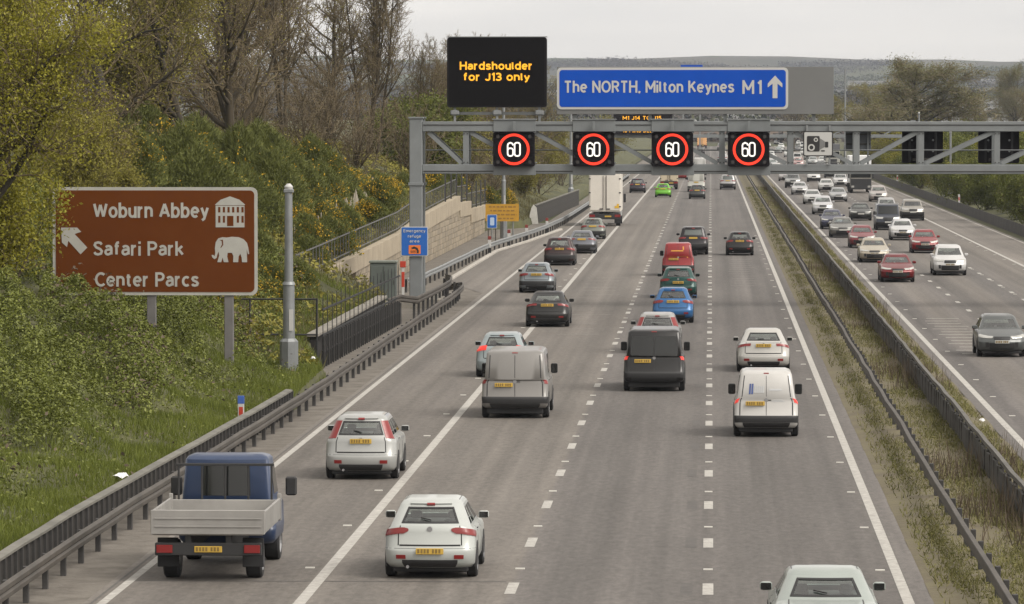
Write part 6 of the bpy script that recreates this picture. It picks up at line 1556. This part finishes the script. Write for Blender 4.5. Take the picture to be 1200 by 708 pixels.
# scrub
G2 = 'scrub on the left bank'
scrub = []
for (X, Y, s, v) in ((-19.3, 352, 1.0, 'shrub_bare'), (-17.8, 372, 0.85, 'shrub_bare'), (-20.5, 385, 1.2, 'shrub_olive'), (-17.0, 405, 0.8, 'shrub_olive'), (-16.5, 430, 0.8, 'shrub_bare'), (-19.0, 425, 1.1, 'shrub_bare'), (-17.5, 460, 0.9, 'shrub_olive'), (-16.6, 500, 0.9, 'shrub_bare'), (-18.5, 545, 1.2, 'shrub_olive'), (-16.8, 590, 1.1, 'shrub_bare'), (-18.0, 650, 1.3, 'shrub_olive'), (-17.0, 720, 1.3, 'shrub_bare'), (-18.0, 800, 1.5, 'shrub_olive'),
                     (-24.0, 268, 1.2, 'shrub_bare'), (-22.5, 285, 1.1, 'shrub_bare'), (-25.5, 300, 1.3, 'shrub_bare'), (-21.5, 322, 1.2, 'shrub_bare'), (-20.8, 338, 1.3, 'shrub_green'), (-23.0, 350, 1.3, 'shrub_green'), (-27.5, 262, 1.3, 'shrub_bare'), (-29.0, 222, 1.2, 'shrub_bare'), (-31.0, 240, 1.4, 'shrub_olive'), (-33.0, 262, 1.4, 'shrub_bare'), (-28.5, 325, 1.3, 'shrub_bare'), (-36.0, 290, 1.5, 'shrub_bare'), (-32.0, 195, 1.3, 'shrub_bare'), (-35.0, 212, 1.3, 'shrub_olive'), (-38.5, 240, 1.5, 'shrub_bare'), (-30.5, 275, 1.35, 'shrub_bare'), (-33.5, 318, 1.5, 'shrub_bare'), (-26.0, 375, 1.4, 'shrub_bare'), (-22.0, 410, 1.4, 'shrub_bare'), (-23.0, 455, 1.5, 'shrub_bare'), (-20.5, 480, 1.3, 'shrub_bare'),
                     (-21.8, 166, 0.6, 'shrub_olive'), (-24.0, 172, 0.75, 'shrub_olive'), (-26.0, 182, 0.8, 'shrub_olive'), (-19.8, 158, 0.5, 'shrub_green'), (-28.0, 196, 0.9, 'shrub_bare'), (-25.0, 188, 0.8, 'shrub_bare')):
    scrub.append((X, Y, s, v))
sd = {'shrub_bare': 'brown leafless shrub', 'shrub_olive': 'olive budding shrub', 'shrub_green': 'green leafy shrub', 'shrub_lime': 'yellow-green shrub'}
def where(X, Y):
    u = 833 + 5300 * X / Y
    return u
scrub.sort(key=lambda a: where(a[0], a[1]))
for i, (X, Y, s, v) in enumerate(scrub):
    u = where(X, Y)
    pos = 'above the brown sign' if u < 300 else 'behind the broom bushes' if u < 400 else 'left of the gantry leg' if u < 480 else 'behind the stepped wall' if u < 580 else 'behind the boarded fence' if u < 690 else 'along the far left verge'
    dist = 'near' if Y < 260 else 'mid-distance' if Y < 400 else 'far'
    plant('scrub_bush', v, '%s, %s, %s, %s such from the left' % (sd[v], dist, pos, ['first', 'second', 'third', 'fourth', 'fifth', 'sixth', 'seventh', 'eighth', 'ninth', 'tenth', 'eleventh', 'twelfth', 'thirteenth', 'fourteenth', 'fifteenth', 'sixteenth', 'seventeenth', 'eighteenth', 'nineteenth', 'twentieth', '21st', '22nd', '23rd', '24th', '25th', '26th'][[q for q in scrub if q[3] == v].index((X, Y, s, v))]), 'shrub', X, Y, s, G2)

# broom and gorse bushes: fine upright green sprays, gorse with yellow blossom
def broom_mesh(seed, n, gold, w=1.5, h=2.6, blade=0.34):
    r = np.random.default_rng(seed)
    a = r.uniform(0, 2 * math.pi, n); q = np.sqrt(r.random(n)); hh = r.random(n) ** 0.7
    lump = 1 + 0.22 * np.sin(a * 3 + seed) + 0.12 * np.sin(a * 5 + 2 * seed)
    rad = w * q * lump * np.sqrt(np.clip(1 - (hh * 0.95) ** 2.5, 0.05, 1)); z = h * hh * (1 - 0.25 * q) * (0.85 + 0.3 * r.random(n))
    C = np.stack([rad * np.cos(a), rad * np.sin(a), z], 1)
    d = np.stack([np.cos(a) * q * 0.7, np.sin(a) * q * 0.7, np.ones(n)], 1) + r.normal(0, 0.75, (n, 3)); d /= np.linalg.norm(d, axis=1, keepdims=True)
    t = np.cross(d, r.normal(0, 1, (n, 3))); t /= np.linalg.norm(t, axis=1, keepdims=True)
    L = blade * r.uniform(0.6, 1.3, (n, 1))
    V = np.stack([C - t * 0.019, C + t * 0.019, C + d * L], 1).reshape(-1, 3); T = np.arange(3 * n).reshape(-1, 3)
    ng = int(n * gold); idx = np.zeros(n, int)
    if ng:
        ph = np.sin(C[:, 0] * 2.1 + seed) + np.sin(C[:, 2] * 2.6 + C[:, 1] * 1.7)
        cand = np.where((ph > 0.1) & (q > 0.55))[0]; sel = cand[r.integers(0, len(cand), ng)]
        LV, LQ = leaf_quads(C[sel] + d[sel] * 0.25, 0.05, r)
        LT = np.vstack([LQ[:, [0, 1, 2]], LQ[:, [0, 2, 3]]]); T = np.vstack([T, LT + len(V)]); V = np.vstack([V, LV]); idx = np.concatenate([idx, np.ones(len(LT), int)])
    me = mesh_np('sprays', V, None, T, [lf_broom, lf_gold], False, idx)
    return me
stem_me = MB()
for i in range(9):
    a = i * 0.7; stem_me.tube((0, 0, -0.3), (0.55 * math.cos(a), 0.55 * math.sin(a), 1.3), 0.04, 0.015, 5)
stem_me = stem_me.mesh('stems', bark_d)
BROOM = [broom_mesh(s, 22000, gd, 1.6, 2.5, 0.20) for s, gd in ((3, 0.02), (5, 0.05))]
GORSE = [broom_mesh(s, 9000, gd, 1.25, 1.7, 0.22) for s, gd in ((8, 0.10), (9, 0.19), (12, 0.04))]
def bush(kind, me, X, Y, s, label, group):
    o = empty(kind, (X, Y, bank_z(X, Y) - 0.15), random.uniform(0, 6.28)); o.scale = (s * random.uniform(0.9, 1.15), s, s * random.uniform(0.9, 1.1))
    link('sprays', me, o); link('stems', stem_me, o)
    return tag(o, label, 'bush', group)
ordn = ['first', 'second', 'third', 'fourth', 'fifth', 'sixth', 'seventh', 'eighth', 'ninth', 'tenth', 'eleventh', 'twelfth', 'thirteenth', 'fourteenth', 'fifteenth', 'sixteenth', 'seventeenth', 'eighteenth', 'nineteenth', 'twentieth'] + ['%dth' % k for k in range(21, 60)]
bl = sorted([(-22.6, 198, 1.25), (-21.2, 204, 1.15), (-24.2, 206, 1.4), (-20.9, 214, 1.25), (-22.8, 218, 1.45), (-25.4, 222, 1.45), (-21.6, 228, 1.3), (-23.6, 236, 1.4), (-20.9, 242, 1.1), (-26.8, 212, 1.3), (-22.3, 252, 1.15), (-24.6, 190, 1.1)], key=lambda a: where(a[0], a[1]))
for i, (X, Y, s) in enumerate(bl):
    bush('broom_bush', BROOM[i % 2], X, Y, s, 'soft dark green broom bush behind the tall mast, %s from the left' % ordn[i], 'broom bushes on the bank')
gl = [(-17.9 - 0.0, 200), (-18.6, 206), (-19.6, 212), (-18.2, 214), (-19.2, 222), (-20.4, 226), (-18.6, 231), (-19.7, 238), (-18.5, 246), (-20.2, 250), (-19.1, 258), (-21.0, 264), (-19.4, 270), (-20.8, 280), (-19.6, 288), (-18.8, 298), (-16.4, 168), (-17.4, 176), (-18.6, 184), (-16.6, 182), (-19.8, 190), (-21.4, 262), (-20.0, 310), (-18.9, 318), (-17.2, 350), (-16.6, 362), (-20.6, 182), (-22.2, 178), (-18.0, 162)]
gl = sorted([(X, Y, random.uniform(0.75, 1.15)) for X, Y in gl], key=lambda a: where(a[0], a[1]))
for i, (X, Y, s) in enumerate(gl):
    bush('gorse_bush', GORSE[i % 3], X, Y, s, 'gorse bush with yellow blossom on the left bank, %s from the left' % ordn[i], 'gorse bushes on the bank')

# bramble and ivy mat over the near slope, grass below it
def bramble(n, y0, y1, name, label, m, size, dens_fn, lift=0.8):
    r = np.random.default_rng(n); P = []
    while len(P) < n:
        Y = y0 + (y1 - y0) * r.random() ** 1.15; t = r.uniform(0.1, 13.5); X = toe(Y) - t
        if 833 + 5300 * X / Y < -60: continue
        d = dens_fn(X, Y, t)
        n1 = mnoise.noise(Vector((X * 0.55, Y * 0.20, 3.1))); n2 = mnoise.noise(Vector((X * 1.7, Y * 0.75, 7.7))); n3 = mnoise.noise(Vector((X * 3.6, Y * 1.9, 1.7)))
        if r.random() > d * min(1.0, 0.42 + 1.7 * n1 + 2.0 * n2): continue
        mound = lift * (0.36 + 0.75 * n1 + 1.05 * n2 + 0.35 * n3) * min(1, t / 2.0)
        P.append((X, Y, bank_z(X, Y) + max(0.02, mound) * (1 - 0.55 * r.random() ** 2.2) + r.uniform(0, 0.08)))
    C = np.array(P); V, Q = leaf_quads(C, size, r, 0.5)
    return tag(link(name, mesh_np(name, V, Q, None, [m])), label, kind='stuff')
bramble(250000, 88, 182, 'bramble_thicket', 'tangle of bramble and ivy over the near slope', lf_bramble, 0.045, lambda X, Y, t: 1.0 if t > 3.2 + 0.9 * math.sin(Y * 0.4) else 0.10 if t > 1.6 else 0.02, 0.95)
bramble(30000, 150, 345, 'bank_undergrowth', 'low undergrowth on the upper bank', lf_olive, 0.10, lambda X, Y, t: 0.9, 0.7)
bramble(4000, 95, 180, 'dead_bracken', 'brown dead stems in the brambles', lf_brown, 0.06, lambda X, Y, t: 0.9 if math.sin(X * 0.9 + Y * 0.23) > 0.3 and t > 2 else 0.05, 1.35)
def blades(n, sampler, h, w, m, name, label, seed, lean=0.35):
    r = np.random.default_rng(seed); P = sampler(r, n); n = len(P)
    d = r.normal(0, lean, (n, 3)); d[:, 2] = 1; d /= np.linalg.norm(d, axis=1, keepdims=True)
    t = np.stack([r.normal(0, 1, n), r.normal(0, 0.3, n), np.zeros(n)], 1); t /= np.linalg.norm(t, axis=1, keepdims=True)
    hh = h * r.uniform(0.4, 1.3, (n, 1))
    V = np.stack([P - t * w, P + t * w, P + d * hh], 1).reshape(-1, 3)
    return tag(link(name, mesh_np(name, V, None, np.arange(3 * n).reshape(-1, 3), [m])), label, kind='stuff')
def grass_pts(r, n):
    P = []
    while len(P) < n:
        Y = 74 + 115 * r.random() ** 1.2; t = r.random() ** 1.2 * 6.5; X = toe(Y) - t + 0.1
        if 833 + 5300 * X / Y < -60: continue
        P.append((X, Y, bank_z(X, Y) - 0.03))
    return np.array(P)
blades(110000, grass_pts, 0.24, 0.012, lf_grass, 'bank_grass', 'rough green grass on the foot of the bank', 5)
def bank_pts(r, n):
    Y = r.uniform(150, 420, n); t = r.random(n) * 14
    return np.array([(toe(y) - tt, y, bank_z(toe(y) - tt, y) - 0.03) for y, tt in zip(Y, t)])
blades(45000, bank_pts, 0.45, 0.025, lf_straw, 'bank_weeds', 'dry grass and weeds on the upper bank', 6)
def med_pts(r, n, lo=4.15, hi=7.75):
    Y = 70 + 480 * r.random(n) ** 2.0; X = r.uniform(lo, hi, n)
    keep = (np.sin(X * 2.3 + Y * 0.25) + np.sin(Y * 0.6 - X * 1.3) + r.normal(0, 0.7, n)) > -0.9
    keep &= ~((X < 4.5) & (r.random(n) < 0.75))
    X, Y = X[keep], Y[keep]
    return np.stack([X, Y, np.full(len(X), 0.03)], 1)
blades(120000, lambda r, n: med_pts(r, n), 0.17, 0.013, lf_weed, 'median_grass', 'patchy grass and weeds on the reservation', 9, 0.6)
r9 = np.random.default_rng(19)
C = med_pts(r9, 70000); C[:, 2] += r9.uniform(0.0, 0.14, len(C)); V, Q = leaf_quads(C, 0.032, r9, 0.8)
tag(link('median_weeds', mesh_np('median_weeds', V, Q, None, [lf_weed])), 'low leafy weeds between the two median barriers', kind='stuff')
def stalk_pts(r, n):
    P = med_pts(r, n * 3, 5.3, 7.6); k = np.sin(P[:, 1] * 0.35) + np.sin(P[:, 1] * 0.13 + 1) > 0.3; return P[k][:n]
blades(3500, stalk_pts, 0.75, 0.012, lf_brown, 'dead_stalks', 'dead brown stalks standing in the reservation', 21, 0.25)

# southbound verge bushes and trees
G3 = 'bushes on the southbound verge'
r5 = random.Random(4)
rl = []
for Y in (300, 318, 336, 352, 370, 390, 410, 432, 455, 480, 505, 530, 560, 590, 625, 660, 700, 745, 800, 860, 930):
    rl.append((r5.uniform(24.6, 26.2) + max(0, Y - 700) * 0.02, Y, r5.uniform(0.75, 1.05), r5.choice(['shrub_green', 'shrub_olive', 'shrub_green', 'shrub_lime'])))
    rl.append((r5.uniform(28.0, 32.0) + max(0, Y - 700) * 0.02, Y + r5.uniform(-8, 8), r5.uniform(1.0, 1.45), r5.choice(['shrub_green', 'shrub_lime', 'shrub_lime', 'shrub_bare', 'shrub_green'])))
rl.sort(key=lambda a: a[1])
for i, (X, Y, s, v) in enumerate(rl):
    k = [q for q in rl if q[3] == v].index((X, Y, s, v))
    plant('verge_bush', v, '%s beyond the southbound barrier, %s nearest of its kind' % (sd[v], ordn[k]), 'bush', X, Y, s, G3)
plant('round_tree', 'round_olive', 'big round-crowned tree above the southbound signal backs', 'tree', 29.9, 655.0, 2.35, 'trees beyond the southbound verge', rz=0.3, sz=1.05)
for i, (X, Y, s, v, l) in enumerate(((52, 640, 0.9, 'bare_broad_b', 'bare purplish tree at the right edge behind the lattice beam'), (44, 760, 0.95, 'bare_broad_a', 'bare tree just right of the big round tree'), (24.5, 900, 1.0, 'leafing_b', 'olive budding tree left of the big round tree'), (58, 800, 1.15, 'bare_broad_b', 'bare tree in front of the pale sheds'), (33, 980, 1.2, 'leafing_b', 'olive tree behind the round tree, on its left'), (68, 1020, 1.3, 'round_olive', 'olive round tree at the right edge of the valley'), (20.5, 1120, 1.5, 'bare_broad_a', 'brown bare tree showing above the end of the grey panel'), (44, 1180, 1.3, 'leafing_b', 'far olive tree below the flyover'), (58, 560, 0.8, 'round_olive', 'olive tree cut by the right edge of the picture'))):
    plant('verge_tree', v, l, 'tree', X, Y, s, 'trees beyond the southbound verge', z=0.5)

# ------------------------------------------------------------------ far valley
def wood(name, label, rects, n, size, m, seed, h):
    r = np.random.default_rng(seed); P = []
    per = n // len(rects)
    for (x0, x1, y0, y1, hh) in rects:
        X = r.uniform(x0, x1, per); Y = r.uniform(y0, y1, per)
        g0 = gprof(Y) + np.where(Y > 1900, np.minimum(1, (Y - 1900) / 3500) * (6.0 * np.array([hnoise(a, b) for a, b in zip(X, Y)]) + 0.012 * np.abs(X)), 0)
        crown = hh * (0.6 + 0.25 * np.sin(X * 0.21 + Y * 0.05) + 0.2 * np.sin(X * 0.53 + 1.3 + Y * 0.11))
        P.append(np.stack([X, Y, g0 + crown * r.random(per) ** 0.55], 1))
    C = np.vstack(P); V, Q = leaf_quads(C, size, r, 0.2)
    return tag(link(name, mesh_np(name, V, Q, None, [m])), label, kind='stuff')
lf_far1 = leaf_mat('far_wood_brown', [(0.035, 0.030, 0.028), (0.055, 0.047, 0.042), (0.078, 0.066, 0.056)], 0.9, 0.0, bscale=0.01)
lf_far2 = leaf_mat('far_wood_green', [(0.03, 0.034, 0.018), (0.055, 0.058, 0.028), (0.09, 0.09, 0.04)], 0.9, 0.0, bscale=0.01)
lf_far3 = leaf_mat('far_wood_dark', [(0.012, 0.017, 0.014), (0.024, 0.03, 0.022), (0.035, 0.04, 0.03)], 0.9, 0.0, bscale=0.01)
rr = np.random.default_rng(77)
def strips(y0, y1, k, hw, hh, depth=60):
    out = []
    for _ in range(k):
        Y = rr.uniform(y0, y1); X = rr.uniform(-hw, hw) * Y / 4000 * 1.0; L = rr.uniform(60, 260) * Y / 3000
        out.append((X - L / 2, X + L / 2, Y, Y + rr.uniform(0.4, 1.5) * depth, hh * rr.uniform(0.7, 1.2)))
    return out
wood('embankment_scrub', 'brown scrub on the crossing embankment', [(-60, 60, 1484, 1494, 4.5), (60, 170, 1484, 1494, 5.5)], 9000, 0.5, lf_far1, 1, 4)
wood('hedgerow_wood', 'brown bare woodland in the middle of the valley', strips(1560, 2300, 26, 420, 12, 40) + [(20, 260, 1330, 1400, 9), (45, 240, 1150, 1200, 7)], 60000, 0.95, lf_far1, 2, 12)
wood('green_hedges', 'green hedges and copses in the valley', strips(1500, 3200, 30, 500, 10, 50) + [(35, 160, 1050, 1120, 6), (60, 220, 1240, 1290, 7)], 50000, 0.9, lf_far2, 3, 11)
wood('dark_conifers', 'dark conifer belt in the distance', strips(2500, 3600, 12, 420, 13, 60), 50000, 0.8, lf_far3, 4, 15)
wood('far_woods', 'hazy woods on the distant hills', strips(3300, 5700, 40, 600, 9, 140), 150000, 1.05, lf_far1, 5, 16)
wood('far_copses', 'hazy green copses on the distant hills', strips(3000, 5800, 36, 600, 7, 90), 90000, 1.0, lf_far2, 6, 14)
# pale sheds in the valley
shed_w = mat('shed_white', (0.33, 0.33, 0.325), 0.7, var=0.05, scale=0.05); shed_g = mat('shed_grey', (0.32, 0.34, 0.36), 0.7)
sheds = [(-58, 3000, 150, 40, 9, 'long white shed glimpsed above the blue sign, left one'), (-14, 3300, 90, 40, 8, 'white shed glimpsed above the blue sign, right one'), (52, 1750, 24, 16, 7, 'small white shed just right of the grey sign panel'), (120, 1850, 46, 26, 9, 'pale warehouse under the flyover at the right'), (96, 1580, 30, 16, 5, 'long pinkish-white building behind the purplish bare trees'), (140, 1830, 30, 24, 8, 'white shed at the right edge of the valley'), (-150, 2600, 60, 30, 8, 'tiny white building seen through the trees left of the message board'), (128, 2500, 40, 24, 7, 'white barn on the hillside at the right')]
rs = random.Random(12)
for k in range(14):
    Yk = rs.uniform(1900, 4200); Xk = Yk * rs.uniform(-0.03, 0.068); sheds.append((Xk, Yk, rs.uniform(14, 46) * Yk / 2600, 14, rs.uniform(4, 6.5), 'small pale building far off in the valley'))
sheds = sheds[:8] + [(a, b_, c_, d_, e_, f_ + ', %s from the left' % ordn[i]) for i, (a, b_, c_, d_, e_, f_) in enumerate(sorted(sheds[8:], key=lambda q: q[0] / q[1]))]
for (X, Y, w, dp, h, l) in sheds:
    z = float(gprof(Y)) + (min(1, (Y - 1900) / 3500) * (6 * hnoise(X, Y) + 0.012 * abs(X)) if Y > 1900 else 0)
    s = empty('warehouse', (X, Y, z))
    MB().box(-w / 2, w / 2, 0, dp, -2, h).build('wall', shed_w, s)
    MB().prism([(-w / 2 - 0.6, h + 0.02), (w / 2 + 0.6, h + 0.02), (w / 2 - 1, h + 1.6), (-w / 2 + 1, h + 1.6)], -0.6, dp + 0.6).build('roof', mat('shed_roof', (0.25, 0.25, 0.25), 0.7, var=0.06, scale=0.05), s)
    for k in range(3): MB().box(-w / 2 + w * (k + 0.4) / 3.2, -w / 2 + w * (k + 0.8) / 3.2, -0.15, -0.02, 0, h * 0.55).build('door', shed_g, s)
    tag(s, l, 'warehouse', 'sheds in the valley')
fo = empty('flyover', (150, 1990, 8.0))
MB().box(-75, 120, 0, 10, 6.0, 7.6).build('deck', mat('flyover_concrete', (0.36, 0.34, 0.30), 0.9, var=0.1, scale=0.1), fo)
for x in range(-70, 121, 24): MB().box(x - 0.8, x + 0.8, 2, 8, -2, 5.99).build('pier', conc, fo)
MB().box(-75, 120, -0.2, -0.02, 7.4, 8.4).build('parapet', shed_w, fo)
tag(fo, 'pale concrete flyover crossing the valley at the right', 'bridge')
# litter on the bank
for i, (X, Y, l) in enumerate(((-13.15, 100.5, 'white plastic bag caught in the grass behind the board wall'), (-12.9, 111.0, 'small scrap of white litter in the grass near the distance post'), (-13.3, 151.0, 'white scrap of litter at the foot of the tall mast'), (7.55, 126.0, 'white scrap of litter beside the boarded median barrier'))):
    r_ = random.Random(i); mb = MB(); n = 9
    top = [(r_.uniform(-0.05, 0.05), r_.uniform(-0.05, 0.05), 0.14)]
    ring1 = [(0.2 * math.cos(6.28 * k / n) * r_.uniform(0.6, 1.2), 0.2 * math.sin(6.28 * k / n) * r_.uniform(0.6, 1.2), r_.uniform(0.02, 0.09)) for k in range(n)]
    ring2 = [(x * 0.55, y * 0.55, 0.1 + r_.uniform(-0.02, 0.05)) for x, y, z in ring1]
    mb.add(ring1 + ring2 + top, [(k, (k + 1) % n, n + (k + 1) % n, n + k) for k in range(n)] + [(n + k, n + (k + 1) % n, 2 * n) for k in range(n)])
    zz = (bank_z(X, Y) if X < 0 else 0.1) + 0.1
    o = mb.build('litter', mat('litter_white', (0.6, 0.6, 0.6), 0.6), None, (X, Y, zz)); o.scale = (0.9, 1.3, 1.0) if i == 0 else (0.5, 0.7, 0.7)
    tag(o, l, 'litter', 'litter beside the road')

# ------------------------------------------------------------------ haze
hz = MB().box(-4200, 4200, -90, 7900, -1.6, 420).build('haze', None)
hm = bpy.data.materials.new('haze_air'); hm.use_nodes = True
ht = hm.node_tree; ht.nodes.clear()
ho = ht.nodes.new('ShaderNodeOutputMaterial'); hv = ht.nodes.new('ShaderNodeVolumePrincipled')
hv.inputs['Color'].default_value = (0.76, 0.85, 1.0, 1); hv.inputs['Density'].default_value = 0.000058; hv.inputs['Anisotropy'].default_value = 0.1
ht.links.new(hv.outputs[0], ho.inputs['Volume'])
hz.data.materials.append(hm)
tag(hz, 'thin haze over the valley', kind='stuff')
